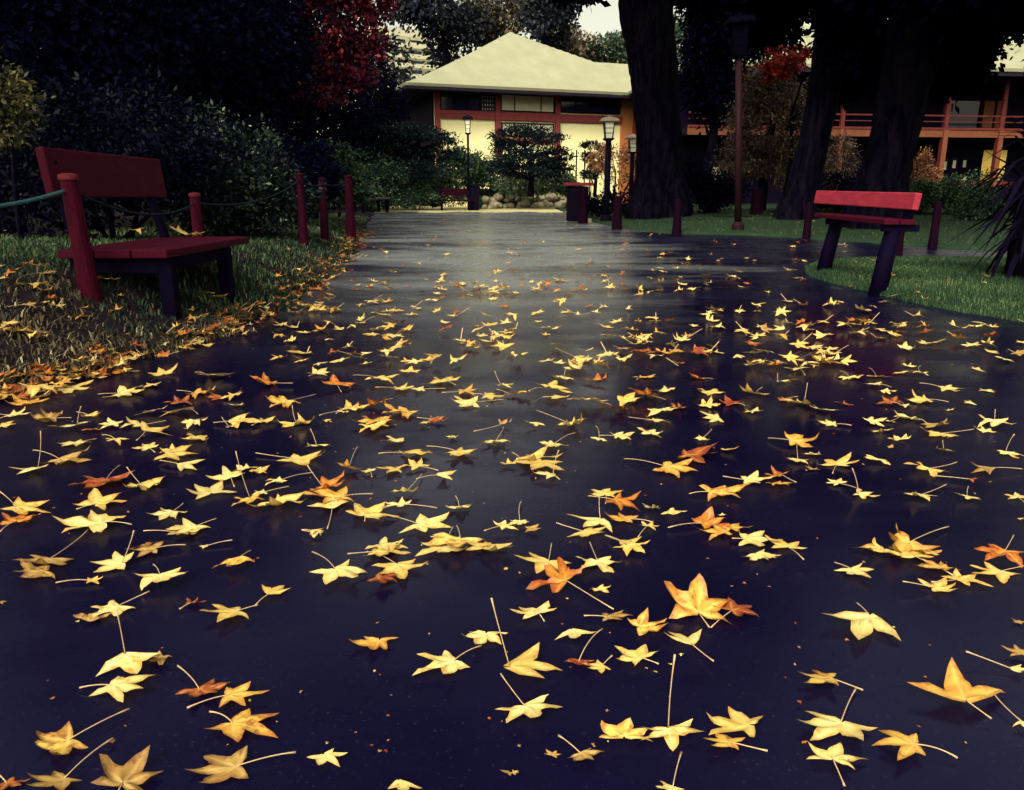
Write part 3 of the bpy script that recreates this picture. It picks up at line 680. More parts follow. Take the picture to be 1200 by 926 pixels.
def heightroof(fr, s0, s1, d0, d1, fz, ns, nd, name, parent, thick=0.14):
    k = MB()
    for j in range(nd + 1):
        for i in range(ns + 1):
            s = s0 + (s1 - s0) * i / ns; d = d0 + (d1 - d0) * j / nd
            k.v.append(tuple(fr.w(s, d, fz(s, d))))
    k.f = [(j * (ns + 1) + i, j * (ns + 1) + i + 1, (j + 1) * (ns + 1) + i + 1, (j + 1) * (ns + 1) + i) for j in range(nd) for i in range(ns)]; k.m = [0] * len(k.f)
    o = k.build(name, M['roof'], parent, smooth=False)
    sm = o.modifiers.new('thickness', 'SOLIDIFY'); sm.thickness = thick; sm.offset = -1
    return o

# --- the tea house with the pale pyramid roof
F1 = Frame(at(510, 226, 47), at(736, 226, 51.2)); L1 = F1.L
hall = thing('pavilion', 'two storey pavilion with pale pyramid roof, red beams and cream walls at the path end', 'building', F1.w(L1 / 2, 0, 0), F1.rz)
ZE = (F1.sz(480, 97.5, -1.7)[1] + F1.sz(738, 107.5, -1.7)[1]) / 2
DB = 10.5
part(F1, 'wall', M['plaster'], hall, 0.06, L1 - 0.06, 0.06, DB, 0, ZE)
part(F1, 'side_wall_shade', M['shade'], hall, -0.02, 0.058, 0.10, DB - 0.1, 0, ZE)  # dark sheet, the wall's shade put into its colour
_, _, zb0, zb1 = F1.rect(515, 132.5, 720, 141.5)
zb0 = (F1.sz(530, 141)[1] + F1.sz(700, 143)[1]) / 2; zb1 = (F1.sz(530, 131)[1] + F1.sz(700, 133.5)[1]) / 2
part(F1, 'beam', M['beam'], hall, 0.10, L1 - 0.62, -0.10, 0.055, zb0, zb1, 0.015)
part(F1, 'top_beam', M['eave'], hall, 0.02, L1 + 0.3, -0.085, 0.053, F1.sz(620, 110.5)[1], ZE + 0.05)
for p0, p1 in ((509.5, 515.5), (580, 586), (650, 656)):
    s0, s1, _, _ = F1.rect(p0, 120, p1, 150); part(F1, 'post', M['beam'], hall, s0, s1, -0.16, 0.05, 0, F1.sz(620, 108)[1], 0.02)
# dark upper panels, lattice and pale window
def window(px0, px1, py0, py1, pane, frame, nx, ny, hall_, fr, fw=0.07):
    s0, s1, z0, z1 = fr.rect(px0, py0, px1, py1)
    k = MB()
    for a in (s0, s1): fr.box(k, a - fw / 2, a + fw / 2, -0.075, 0.05, z0 - fw / 2, z1 + fw / 2)
    for a in (z0, z1): fr.box(k, s0 + fw / 2, s1 - fw / 2, -0.07, 0.05, a - fw / 2, a + fw / 2)
    for i in range(1, nx): a = s0 + (s1 - s0) * i / nx; fr.box(k, a - fw / 2.5, a + fw / 2.5, -0.06, 0.048, z0 + fw / 2, z1 - fw / 2)
    for i in range(1, ny): a = z0 + (z1 - z0) * i / ny; fr.box(k, s0 + fw / 2, s1 - fw / 2, -0.055, 0.046, a - fw / 2.5, a + fw / 2.5)
    wn = k.build('window', frame, hall_)
    k = MB(); fr.box(k, s0, s1, -0.02, 0.052, z0, z1); k.build('pane', pane, wn)
    return wn
yt, ybm = 111.5, 131
window(516.5, 562, yt - 1, ybm - 1.5, M['glass'], M['shade'], 3, 1, hall, F1)
window(563.5, 579, yt - 0.5, ybm - 0.5, M['pale_blind'], M['eave'], 5, 4, hall, F1, 0.12)
w_ = window(587, 649, yt + 0.5, ybm, M['pale_blind'], M['shade'], 1, 1, hall, F1)
s0, s1, z0, z1 = F1.rect(587, yt + .5, 649, ybm)
k = MB(); [F1.box(k, s0 + (s1 - s0) * f - 0.03, s0 + (s1 - s0) * f + 0.03, -0.06, -0.022, z0 + .05, z1 - .05) for f in (0.25, 0.75)]; k.build('window_bar', M['shade'], w_)
window(657, 726, yt + 1.5, ybm + 1.5, M['glass'], M['shade'], 4, 1, hall, F1)
window(588, 648, 145, 160, M['pale_blind'], M['eave'], 4, 1, hall, F1)
part(F1, 'lower_beam', M['beam'], hall, F1.sz(588, 165)[0], F1.sz(648, 165)[0], -0.09, 0.045, F1.sz(618, 168)[1], F1.sz(618, 163)[1])
s0, s1, z0, z1 = F1.rect(726.5, 112, 740, 226); part(F1, 'corner_panel', M['orange_wood'], hall, s0, s1, -0.09, 0.6, 0, z1, 0.02)
part(F1, 'corner_post', M['beam'], hall, s1 + 0.01, s1 + 0.42, -0.02, 0.55, 0, z1, 0.02)
s0, s1, z0, z1 = F1.rect(674, 176, 690, 226); sc = part(F1, 'door', M['plaster'], hall, s0, s1, -0.14, 0.04, 0, z1)
k = MB(); [F1.box(k, a - .04, a + .04, -0.17, -0.142, 0.0, z1) for a in (s0, (s0 + s1) / 2 + 0.1, s1)]; k.build('frame', M['eave'], sc)
# roof
sa, za = F1.sz(598.5, 37, 4.6)
sr, zr = F1.sz(692, 75, 2.6)
send = F1.sz(785, 107.5, -1.7)[0]; sl = F1.sz(474, 96, -1.7)[0]
def roof1(s, d):
    hh = za - ZE; f = lambda q: hh * (max(0.0, q) ** 1.10)
    fr = f((d + 1.7) / 6.3); bk = f((DB + 1.7 - d) / (DB + 1.7 - 4.6)); lf = f((s - sl) / (sa - sl))
    t = (s - sa) / (sr - sa); rt = hh - (hh - (zr - ZE)) * (t ** 0.95 if t > 0 else t)
    main = min(fr, bk, lf, rt)
    wing = min(fr, zr - ZE, f((8.0 - d) / 6.3)) if s > sa else -1
    return ZE + max(main, wing, 0.0)
heightroof(F1, sl, send, -1.7, DB + 1.7, roof1, 90, 60, 'roof', hall, 0.16)
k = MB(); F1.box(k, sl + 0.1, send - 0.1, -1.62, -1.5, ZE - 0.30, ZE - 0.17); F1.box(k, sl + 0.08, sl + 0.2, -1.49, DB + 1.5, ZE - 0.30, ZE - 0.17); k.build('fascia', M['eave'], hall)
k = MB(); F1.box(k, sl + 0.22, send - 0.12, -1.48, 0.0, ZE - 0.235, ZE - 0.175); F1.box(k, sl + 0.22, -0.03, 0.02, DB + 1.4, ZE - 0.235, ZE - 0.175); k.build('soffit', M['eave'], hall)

# --- the long veranda house on the right
F2 = Frame(at(802, 226, 40), at(1290, 226, 43)); L2 = F2.L
ver = thing('veranda_house', 'long dark two storey house with vermilion balcony and posts behind the trees on the right', 'building', F2.w(L2 / 2, 0, 0), F2.rz)
ZE2 = F2.sz(1180, 80, -1.6)[1]
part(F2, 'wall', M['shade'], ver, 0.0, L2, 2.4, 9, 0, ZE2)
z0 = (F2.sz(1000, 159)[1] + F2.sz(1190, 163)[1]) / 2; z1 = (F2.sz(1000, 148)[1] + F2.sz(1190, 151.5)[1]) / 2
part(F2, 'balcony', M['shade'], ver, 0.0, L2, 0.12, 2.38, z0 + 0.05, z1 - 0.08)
part(F2, 'balcony_beam', M['v_orange'], ver, 0.0, L2, -0.06, 0.10, z0, z1 - 0.12, 0.015)
part(F2, 'balcony_edge', M['v_beam'], ver, 0.0, L2, -0.10, 0.11, z1 - 0.117, z1, 0.015)
zr0 = F2.sz(1140, 136)[1]
part(F2, 'balcony_rail', M['v_beam'], ver, 0.0, L2, -0.03, 0.03, zr0 - 0.05, zr0 + 0.03, 0.01)
part(F2, 'balcony_rail', M['v_beam'], ver, 0.0, L2, -0.02, 0.02, (zr0 + z1) / 2 - 0.02, (zr0 + z1) / 2 + 0.02)
for px in (983, 1047, 1103.5, 1168, 1225):
    s = F2.sz(px, 180)[0]; part(F2, 'post', M['v_orange'], ver, s - 0.13, s + 0.13, -0.16, -0.105, 0, z1 - 0.12); k = MB(); F2.box(k, s - 0.12, s + 0.12, -0.104, 0.14, 0, z0); F2.box(k, s - 0.1, s + 0.1, -0.09, 0.09, z1, ZE2 - .2); k.build('post', M['v_beam'], ver, bevel=0.01)
s0, s1, a0, a1 = F2.rect(1154, 118, 1166, 150, 2.2); part(F2, 'door_panel', M['v_orange'], ver, s0, s1, 2.3, 2.39, a0, a1)
s0, s1, a0, a1 = F2.rect(1169, 118, 1181, 150, 2.2); part(F2, 'door_panel', M['v_orange'], ver, s0, s1, 2.3, 2.39, a0, a1)
def wavy(px0, px1, py0, py1, d):
    s0, s1, a0, a1 = F2.rect(px0, py0, px1, py1, d); k = MB(); n = 24
    k.v = [tuple(F2.w(s0 + (s1 - s0) * i / n, d + 0.05 * math.sin(i * 1.9), z)) for i in range(n + 1) for z in (a0, a1)]
    k.f = [(2 * i, 2 * i + 2, 2 * i + 3, 2 * i + 1) for i in range(n)]; k.m = [0] * n
    o = k.build('curtain', M['curtain'], ver, smooth=True); o.modifiers.new('thickness', 'SOLIDIFY').thickness = 0.02
wavy(1151, 1164, 176, 212, 1.4); wavy(1169, 1178, 176, 212, 1.4)
for (a, b_, c, d_) in ((1106, 1111, 189, 199), (1118, 1122, 188, 197), (1130, 1134, 188, 196), (980, 986, 205, 211), (988, 993, 205, 211), (1127, 1136, 207, 214), (1111, 1117, 124, 129), (835, 850, 196, 211)):
    s0, s1, a0, a1 = F2.rect(a, c, b_, d_, 2.2); k = MB(); F2.box(k, s0, s1, 2.33, 2.392, a0, a1); pn = k.build('window', M['pale_blind'], ver)
    k = MB(); F2.box(k, s0 - 0.06, s0, 2.30, 2.393, a0 - .06, a1 + .06); F2.box(k, s1, s1 + 0.06, 2.30, 2.393, a0 - .06, a1 + .06); F2.box(k, s0 - .08, s1 + .08, 2.29, 2.396, a1 + .05, a1 + .12); k.build('frame', M['eave'], pn)
s0, s1, a0, a1 = F2.rect(1106, 118, 1148, 150, 2.2); part(F2, 'window', M['glass'], ver, s0, s1, 2.32, 2.394, a0, a1)
s0, s1, a0, a1 = F2.rect(1106, 170, 1148, 218, 2.2)
part(F2, 'bench_ledge', M['v_beam'], ver, F2.sz(1050, 216)[0], F2.sz(1230, 216)[0], 0.2, 0.6, F2.sz(1140, 219)[1], F2.sz(1140, 213)[1])
def roof2(s, d):
    e0, e1, a, b_ = -0.5, L2 + 1.5, -1.6, 10.6
    q = min((s - e0) / 5.0, (e1 - s) / 5.0, (d - a) / 6.1, (b_ - d) / 6.1)
    return ZE2 + 2.9 * max(0, q) ** 1.15
heightroof(F2, -0.5, L2 + 1.5, -1.6, 10.6, roof2, 90, 40, 'roof', ver, 0.15)
k = MB(); F2.box(k, -0.4, L2 + 1.4, -1.5, -1.38, ZE2 - 0.34, ZE2 - 0.16); F2.box(k, -0.4, L2 + 1.4, -1.37, 2.38, ZE2 - 0.24, ZE2 - 0.165); k.build('soffit', M['eave'], ver)

# --- white apartment block far behind
F3 = Frame(at(445, 226, 118), at(545, 226, 124)); L3 = F3.L
ap = thing('apartment_block', 'pale apartment block with stacked white balconies showing above the pavilion roof', 'building', F3.w(L3 / 2, 0, 0), F3.rz)
part(F3, 'wall', M['pale_blind'], ap, 0, L3, 1.5, 12, 0, F3.sz(490, 34)[1])
for y0, y1 in ((35, 44.5), (50.5, 57), (64, 69), (75, 80), (87, 92)):
    a = F3.sz(490, y1)[1]; b_ = F3.sz(490, y0)[1]
    bl = part(F3, 'balcony', M['concrete'], ap, 0, L3 * 0.72, 0, 0.3, a, b_); part(F3, 'balcony', M['concrete'], ap, L3 * 0.74, L3, 0.8, 1.1, a - 0.5, b_ - 0.5)
for y0, y1 in ((45.5, 50), (58, 63), (70, 74), (81, 86)):
    for i in range(5):
        s = L3 * (0.08 + 0.18 * i); k = MB(); F3.box(k, s, s + L3 * 0.12, 1.42, 1.497, F3.sz(490, y1)[1], F3.sz(490, y0)[1]); k.build('window', M['glass'], ap)
# ------------------------------------------------------------------ trees and shrubs
def bl(px, py, Y, rx, rz, ry=None):
    c = at(px, py, Y); return (c.x, c.y, c.z, rx, ry or rx, rz)
def pxm(Y): return Y / 870.0
def trunk_px(root, pts, Y, seg=16, mat=None, extra=(), wob=0.05):
    k = MB(); P = []; rr = []
    for (px, py, hw) in pts:
        c = at(px, py, Y); P.append((c.x, Y + rnd.uniform(-.05, .05) * hw * pxm(Y), c.z)); rr.append(hw * Y / FOC)
    P.insert(0, (P[0][0], P[0][1], P[0][2] - 0.5)); rr.insert(0, rr[0] * 1.15)
    # finer rings so the bark can be uneven
    P = np.array(P); rr = np.array(rr); s = np.arange(len(P)); s2 = np.linspace(0, len(P) - 1, (len(P) - 1) * 5 + 1)
    Pn = np.stack([np.interp(s2, s, P[:, i]) for i in range(3)], 1); rn = np.interp(s2, s, rr)
    Pn[1:-1] = (Pn[:-2] + 2 * Pn[1:-1] + Pn[2:]) / 4
    k.tube([tuple(p) for p in Pn], list(rn), seg, True, wob)
    if seg >= 16:                                         # root flare
        bx, by, bz = Pn[2]; r0_ = rn[5]
        for i in range(7):
            a = i * 0.9 + rnd.uniform(-.2, .2); q = r0_ * rnd.uniform(1.0, 1.18)
            k.tube([(bx + r0_ * .55 * math.cos(a), by + r0_ * .55 * math.sin(a), bz + r0_ * 1.5), (bx + r0_ * .86 * math.cos(a), by + r0_ * .86 * math.sin(a), bz + r0_ * .45), (bx + q * math.cos(a), by + q * math.sin(a), bz - .12)], [r0_ * .35, r0_ * .36, r0_ * .14], 9, True, .06)
    for (a, b_, c, r0, r1) in extra: k.tube([a, b_, c], [r0, (r0 + r1) / 2, r1], 10, True, 0.04)
    return k.build('trunk', mat or M['bark'], root, smooth=True)
def simple_tree(name, label, cat, x, y, h, rad, mat, n, size, group=None, blobs=None, trunk_r=None, z0=None, cz=0.6, droop=None, aspect=0.5, lump=(14, 0.38)):
    z = ground_z(x, y) if z0 is None else z0
    root = thing(name, label, cat, (x, y, z), 0, group); tr = trunk_r or 0.045 * h * 0.5
    k = MB(); top = z + h * 0.85
    pts = [(x + rnd.uniform(-.06, .06) * h * 0.15 * i, y, z - 0.1 + (top - z) * i / 6) for i in range(7)]
    k.tube(pts, [tr * (1.25 - 0.16 * i) for i in range(7)], 10, True, 0.06)
    for i in range(5):
        a = rnd.uniform(0, 6.28); zb = z + h * rnd.uniform(0.3, 0.6); L = rad * rnd.uniform(0.5, 0.8)
        k.tube([(x, y, zb), (x + L * .5 * math.cos(a), y + L * .5 * math.sin(a), zb + L * .25), (x + L * math.cos(a), y + L * math.sin(a), zb + L * .6)], [tr * .5, tr * .35, tr * .12], 7)
    k.build('trunk', M['bark'], root, smooth=True)
    B = blobs or [(x + rnd.uniform(-.3, .3) * rad, y + rnd.uniform(-.3, .3) * rad, z + h * (cz + f), rad * g, rad * g, h * 0.24) for f, g in ((-0.25, 0.9), (0.0, 1.0), (0.2, 0.65))]
    crown('crown', root, B, n, size, mat, aspect, droop, lump[0], lump[1])
    return root
def shrub(label, blobs, n, size, mat, name='shrub', cat='shrub', group=None, aspect=0.5, stems=5, lump=(14, 0.38), z0=None, up=0.3):
    b = blobs[0]; zb = min(q[2] - q[5] for q in blobs) if z0 is None else z0
    root = thing(name, label, cat, (b[0], b[1], max(0, zb)), 0, group)
    crown('foliage', root, blobs, n, size, mat, aspect, None, lump[0], lump[1], up=up)
    k = MB()
    for i in range(stems):
        q = blobs[i % len(blobs)]; a = rnd.uniform(0, 6.28); r = 0.5
        k.tube([(b[0] + .1 * math.cos(a), b[1] + .1 * math.sin(a), max(0, zb) - 0.05), (q[0], q[1], q[2] - q[5] * 0.3), (q[0] + q[3] * r * math.cos(a), q[1] + q[4] * r * math.sin(a), q[2] + q[5] * .4)], [0.03, 0.022, 0.008], 6)
    k.build('stem', M['bark'], root, smooth=True)
    return root

# the great trunk right of the pavilion
Y = 21.5
T = thing('big_tree', 'great dark trunk standing on the lawn just right of the pavilion', 'tree', at(771, 248, Y))
lim = []
c0 = at(760, 20, Y); 
for dx, dz_, dy in ((-3.5, 3.2, -2), (3.8, 3.6, -1.5), (1.0, 4.5, -3.5), (-1.5, 4.2, 3)):
    lim.append((c0, c0 + Vector((dx * .45, dy * .45, dz_ * .6 + 1)), c0 + Vector((dx, dy, dz_ + 1)), 0.34, 0.10))
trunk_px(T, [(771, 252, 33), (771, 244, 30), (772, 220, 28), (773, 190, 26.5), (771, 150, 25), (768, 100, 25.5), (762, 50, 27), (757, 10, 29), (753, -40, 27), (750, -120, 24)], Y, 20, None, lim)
crown('crown', T, [(c0.x - 3.4, Y - 1, 9.2, 2.6, 2.6, 1.6), (c0.x + 3.6, Y - 1, 9.0, 2.8, 2.6, 1.8), (c0.x, Y - 2, 10.4, 3.0, 3, 2.0)] + [(-2.5, 15.5, 9.6, 2.4, 2.2, 1.2), (1.5, 14.5, 9.8, 2.6, 2.2, 1.2), (4.8, 15.5, 9.4, 2.4, 2.2, 1.3), (-0.5, 13.0, 11.0, 3.4, 2.4, 1.1), (2.8, 18.0, 8.8, 2.2, 2.0, 1.0), (-4.5, 13, 10.5, 2.4, 2, 1.2)] + [bl(705, -14, Y, 0.75, 0.33), bl(815, -5, Y, 0.6, 0.45), bl(665, -14, Y, .6, .3)], 30000, 0.24, M['f_black'], 0.6)  # clumps over the path are added out of view to dim its reflections

# two leaning trunks on the right
Y = 17.5
T = thing('big_tree', 'dark leaning trunk between the lamp pole and the bright red bench', 'tree', at(932, 250, Y))
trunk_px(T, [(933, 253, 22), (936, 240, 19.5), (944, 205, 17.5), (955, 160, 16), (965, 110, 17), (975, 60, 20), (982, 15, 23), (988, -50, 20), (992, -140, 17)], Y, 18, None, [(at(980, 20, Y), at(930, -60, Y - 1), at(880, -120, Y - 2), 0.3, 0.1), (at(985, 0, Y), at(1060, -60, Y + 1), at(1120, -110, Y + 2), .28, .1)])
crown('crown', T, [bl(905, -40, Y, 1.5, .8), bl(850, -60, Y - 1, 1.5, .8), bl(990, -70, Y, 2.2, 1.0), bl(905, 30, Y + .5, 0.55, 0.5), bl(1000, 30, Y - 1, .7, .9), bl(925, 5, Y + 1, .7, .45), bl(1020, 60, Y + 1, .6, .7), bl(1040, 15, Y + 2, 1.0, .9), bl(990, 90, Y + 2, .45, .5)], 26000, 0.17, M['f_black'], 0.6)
Y = 14.8
T = thing('big_tree', 'thick black trunk rising behind the bright red bench', 'tree', at(1028, 246, Y))
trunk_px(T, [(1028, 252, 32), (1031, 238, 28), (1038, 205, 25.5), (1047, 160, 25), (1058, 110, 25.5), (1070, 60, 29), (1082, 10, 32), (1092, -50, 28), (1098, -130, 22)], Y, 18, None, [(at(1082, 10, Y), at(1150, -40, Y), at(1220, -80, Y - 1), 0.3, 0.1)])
crown('crown', T, [bl(1130, 10, Y, .8, .75), bl(1110, 50, Y + .6, .6, .65), bl(1150, 45, Y + 1, .30, .45), bl(1185, -10, Y, .7, .6), bl(1060, 30, Y + 1, .8, .9), bl(1030, 75, Y + .6, .45, .5), bl(1120, 90, Y + 1, .5, .35), bl(1090, -80, Y - 1, 2, .9), bl(1200, 8, Y + 1, .5, .3), bl(1260, -30, Y, 1.6, .9), bl(1330, -10, Y, 1.8, 1.2), bl(1220, -50, Y - 2, 1.8, .7), bl(1240, -110, Y - 4, 2.5, .9), bl(1095, 20, Y + 2, 1.1, 1.0), bl(1130, 40, Y + 2, .7, .8)], 44000, 0.16, M['f_black'], 0.6)  # unseen clumps on the far right are added to darken the path's reflections

# dark evergreen behind the tall lamp, and the autumn cypress
Y = 32
c = at(828, 226, Y)
simple_tree('evergreen_tree', 'dark evergreen behind the tall lamp head, right of the great trunk', 'tree', c.x, Y, 9, 1.3, M['f_black'], 18000, 0.22, blobs=[bl(828, 55, Y, 0.95, 1.9), bl(835, 110, Y, 1.0, 1.1), bl(850, 20, Y, 1.4, 1.5), bl(880, 25, Y, 1.3, 1.6), bl(835, 0, Y, 1, 1.0)], z0=0.2)
Y = 25.5
c = at(893, 226, Y)
simple_tree('cypress', 'feathery autumn cypress turning brown and olive behind the lamp pole', 'tree', c.x, Y, 6.0, 1.5, M['f_cyp'], 34000, 0.12, z0=0.2, trunk_r=0.14, droop=(0, 0, -0.5), aspect=0.28,
            blobs=[bl(895, 150, Y, 1.25, 1.0), bl(868, 185, Y, 0.8, 0.75), bl(912, 190, Y, 1.2, 0.8), bl(905, 105, Y, 1.0, 0.8), bl(885, 125, Y, .7, .7), bl(935, 160, Y, .9, 1.0), bl(985, 190, Y + 1, .6, .9)], lump=(26, 0.27))
Y = 25.0
c = at(922, 226, Y - .4)
simple_tree('maple', 'bright red maple top glowing above the brown cypress', 'tree', c.x, Y - .4, 5.2, .6, M['f_cypred'], 2600, 0.12, z0=0.2, trunk_r=0.07, blobs=[bl(920, 72, Y - .6, 0.58, 0.36), bl(908, 84, Y - .6, 0.35, 0.26), bl(936, 66, Y - .5, .35, .3)], lump=(12, 0.3))

# red maple on the left with its dark trunk
Y = 18
T = thing('maple', 'dark red maple tree over the left side of the path, beside the pavilion roof', 'tree', at(362, 246, Y))
trunk_px(T, [(362, 250, 11), (361, 200, 8), (362, 140, 7.5), (361, 80, 7.5), (358, 20, 7), (352, -40, 6)], Y, 12, None, [(at(361, 90, Y), at(395, 60, Y), at(430, 30, Y), .09, .03), (at(360, 60, Y), at(330, 20, Y), at(310, -20, Y), .09, .03)])
crown('crown', T, [bl(400, 20, Y, .75, .75), bl(432, 55, Y, .38, .62), bl(395, 70, Y, .55, .45), bl(435, 5, Y, .42, .5), bl(385, -20, Y, .9, .5), bl(425, 98, Y, .3, .16), bl(375, 108, Y, .5, .3)], 9500, 0.11, M['f_red'], 0.6, None, 26, 0.27)
# dark conifers and broadleaves of the left wood
def dark_tree(px, Y, h, rad, label, mat=None, n=8000, size=0.14):
    c = at(px, 226, Y); z = ground_z(c.x, Y)
    simple_tree('evergreen_tree', label, 'tree', c.x, Y, h, rad, mat or M['f_dark'], n, size, 'dark trees of the wood on the left', trunk_r=0.12,
                blobs=[(c.x + rnd.uniform(-.2, .2) * rad, Y + rnd.uniform(-.2, .2) * rad, z + h * f, rad * g, rad * g, h * 0.17) for f, g in ((.22, .95), (.38, 1.0), (.55, .95), (.72, .8), (.88, .5))])
dark_tree(95, 11.0, 7, 1.6, 'black evergreen directly behind the dark red bench', n=12000, size=.11)
dark_tree(10, 9.5, 7, 1.5, 'black evergreen at the upper left corner', n=12000, size=.11)
dark_tree(215, 13.5, 8, 1.7, 'dark evergreen rising behind the glossy bush', n=12000, size=.12)
dark_tree(318, 16.5, 8.5, 1.5, 'dark evergreen just left of the red maple trunk', n=11000, size=.13)
dark_tree(150, 19, 10, 2.6, 'tall dark tree deep in the wood behind the bench', n=8000, size=.17)
dark_tree(270, 24, 11, 2.6, 'tall dark tree deep in the wood behind the glossy bush', n=8000, size=.2)
dark_tree(395, 35, 8.0, 2.1, 'dark evergreen under the red maple crown', n=9000, size=.18)
dark_tree(450, 40, 6.5, 1.5, 'dark tree at the pavilion left corner', n=6000, size=.2)
dark_tree(40, 26, 12, 3.5, 'tall dark tree at the back of the wood, far left', n=6000, size=.26)
dark_tree(345, 38, 13, 3.8, 'tall dark tree behind the red maple', n=15000, size=.34)
dark_tree(210, 31, 14, 5.0, 'broad dark tree closing the back of the wood', n=20000, size=.42)
dark_tree(70, 33, 14, 5.0, 'broad dark tree behind the wood at the upper left', n=16000, size=.45)
dark_tree(-90, 12, 9, 2.4, 'dark tree beyond the left picture edge', n=6000, size=.18)
T = simple_tree('evergreen_tree', 'unseen dark tree added outside the left edge to shade the grass bank', 'tree', -5.2, 0.2, 6.5, 1.9, M['f_dark'], 9000, 0.16, 'dark trees of the wood on the left', trunk_r=.12, blobs=[(-4.4, .6, 4.6, 1.3, 1.5, .8), (-5.2, -.2, 5.3, 1.4, 1.5, .9)])  # unseen tree, added to shade the bench and bank
c = at(8, 118, 6.6)
simple_tree('young_tree', 'yellow green leafy branch tree at the far left edge', 'tree', c.x - .05, 6.6, 1.75, .3, M['f_yell'], 2600, 0.05, trunk_r=0.02, blobs=[(c.x - .06, 6.6, c.z + .05, .26, .3, .22), (c.x, 6.6, c.z - .18, .22, .25, .2), (c.x - .3, 6.6, c.z + .0, .3, .3, .35)])
# bushes on the left
shrub('large glossy dark green bush behind the middle red posts', [bl(275, 208, 9.6, .78, .58), bl(235, 186, 9.8, .62, .52), bl(312, 228, 9.5, .6, .44), bl(255, 240, 9.5, .9, .4)], 17000, 0.062, M['f_bush'], lump=(24, .3))
shrub('dark leafy bush right behind the dark red bench', [bl(120, 140, 8.2, .8, .45), bl(175, 165, 8.4, .7, .5), bl(90, 195, 8.0, .9, .5), bl(200, 215, 8.4, .6, .35), (-5.0, 8.0, .8, .8, .8, .6)], 17000, 0.062, M['f_bush2'], lump=(24, .3))
for (px, py, Y, rx, rz, lb, mt) in ((345, 200, 13.5, .75, .5, 'dark round shrub behind the last red posts', 'f_dark'), (385, 208, 17, .95, .62, 'low green shrub in front of the red maple trunk', 'f_green'), (430, 196, 33, 1.5, .7, 'low green shrub behind the dark far bench', 'f_green'), (475, 206, 37, 1.5, .8, 'dark green shrub left of the small reddish bench', 'f_green'), (508, 212, 39, 1.1, .6, 'shrub at the lawn end beside the small reddish bench', 'f_green')):
    shrub(lb, [bl(px, py, Y, rx, rz), bl(px + 14, py + 8, Y - .3, rx * .7, rz * .75), bl(px - 12, py + 10, Y - .2, rx * .8, rz * .7)] + ([bl(px - 10, 229, Y - .5, rx * 1.1, .45), bl(px + 22, 231, Y - .5, rx * 1.0, .45)] if Y > 30 else []), 7000, 0.09 if Y < 20 else .12, M[mt], group='low shrubs along the left of the path', lump=(18, .3))

# cloud pines
def cloud_pine(label, Y, base_px, pads, tr, size=.15, n=11000, zb=0.8):
    b = at(base_px[0], base_px[1], Y); root = thing('cloud_pine', label, 'pine tree', (b.x, Y, zb))
    top = at(pads[0][0], pads[0][1], Y); k = MB()
    k.tube([(b.x, Y, zb - .2), (b.x * .6 + top.x * .4 + .15, Y, zb + (top.z - zb) * .4), (b.x * .3 + top.x * .7 - .1, Y, zb + (top.z - zb) * .75), (top.x, Y, top.z)], [tr, tr * .8, tr * .5, tr * .2], 9)
    for (px, py, hw, hh) in pads[1:]:
        c = at(px, py, Y); zz = max(zb + .2, c.z - .5); f = (zz - zb) / max(.1, top.z - zb)
        k.tube([(b.x + (top.x - b.x) * f, Y, zz), ((b.x + (top.x - b.x) * f + c.x) / 2, Y, (zz + c.z) / 2 + .05), (c.x, Y, c.z - hh * pxm(Y) * .3)], [tr * .4, tr * .3, tr * .12], 6)
    k.build('trunk', M['bark'], root, smooth=True)
    crown('crown', root, [(lambda c: (c.x, Y + rnd.uniform(-.3, .3), c.z, hw * pxm(Y), hw * pxm(Y) * .8, hh * pxm(Y)))(at(px, py, Y)) for (px, py, hw, hh) in pads], n, size, M['f_pine'], .4, None, 22, .34, up=.1)
cloud_pine('clipped cloud pine with layered pads standing before the pavilion window', 37.5, (622, 222), [(615, 153, 24, 5), (590, 160, 14, 5), (640, 163, 18, 5), (598, 172, 24, 6), (632, 178, 22, 5), (612, 188, 32, 6), (648, 192, 16, 5), (590, 198, 16, 5), (625, 202, 30, 7), (654, 176, 10, 3), (662, 184, 12, 2.5), (660, 196, 14, 3)], .16)
cloud_pine('small cloud pine between the pavilion door and the lantern', 36, (697, 220), [(692, 171, 10, 3), (708, 173, 8, 3), (690, 184, 8, 4), (700, 196, 10, 4), (690, 205, 10, 4)], .09, .12, 2500)
cloud_pine('dark spreading pine with flat pads left of the thin lantern', 36, (432, 232), [(500, 158, 30, 6), (470, 152, 30, 7), (440, 160, 34, 9), (415, 172, 34, 10), (460, 178, 40, 10), (510, 180, 20, 7), (430, 195, 30, 9), (485, 198, 34, 9), (520, 166, 16, 3)], .2, .16, 14000, 0.3)
# shrubs of the garden bed
for (px, py, Y, rx, rz, lb, mt, nn) in ((545, 200, 40, 1.2, .9, 'leafy green shrub under the thin lantern', 'f_green', 4000), (525, 190, 41, .9, .8, 'blue green shrub before the left cream wall', 'f_green', 3000), (575, 205, 42, 1.0, .7, 'green shrub left of the centre cloud pine', 'f_green', 3000), (610, 216, 40.5, 1.5, .45, 'low green mound above the boulders', 'f_farg', 3500), (640, 208, 41.5, 1.3, .65, 'shrub dotted with white flowers right of the centre pine', 'f_flower', 3200), (585, 200, 41.5, .7, .9, 'white flowering shrub at the foot of the centre pine', 'f_flower', 2200), (655, 215, 40.5, .8, .5, 'small dark shrub at the right end of the boulders', 'f_green', 2000)):
    shrub(lb, [bl(px, py, Y, rx, rz), bl(px + 12, py + 5, Y, rx * .7, rz * .7)], nn, .15, M[mt], group='shrubs in the garden bed', lump=(16, .3), z0=.85)
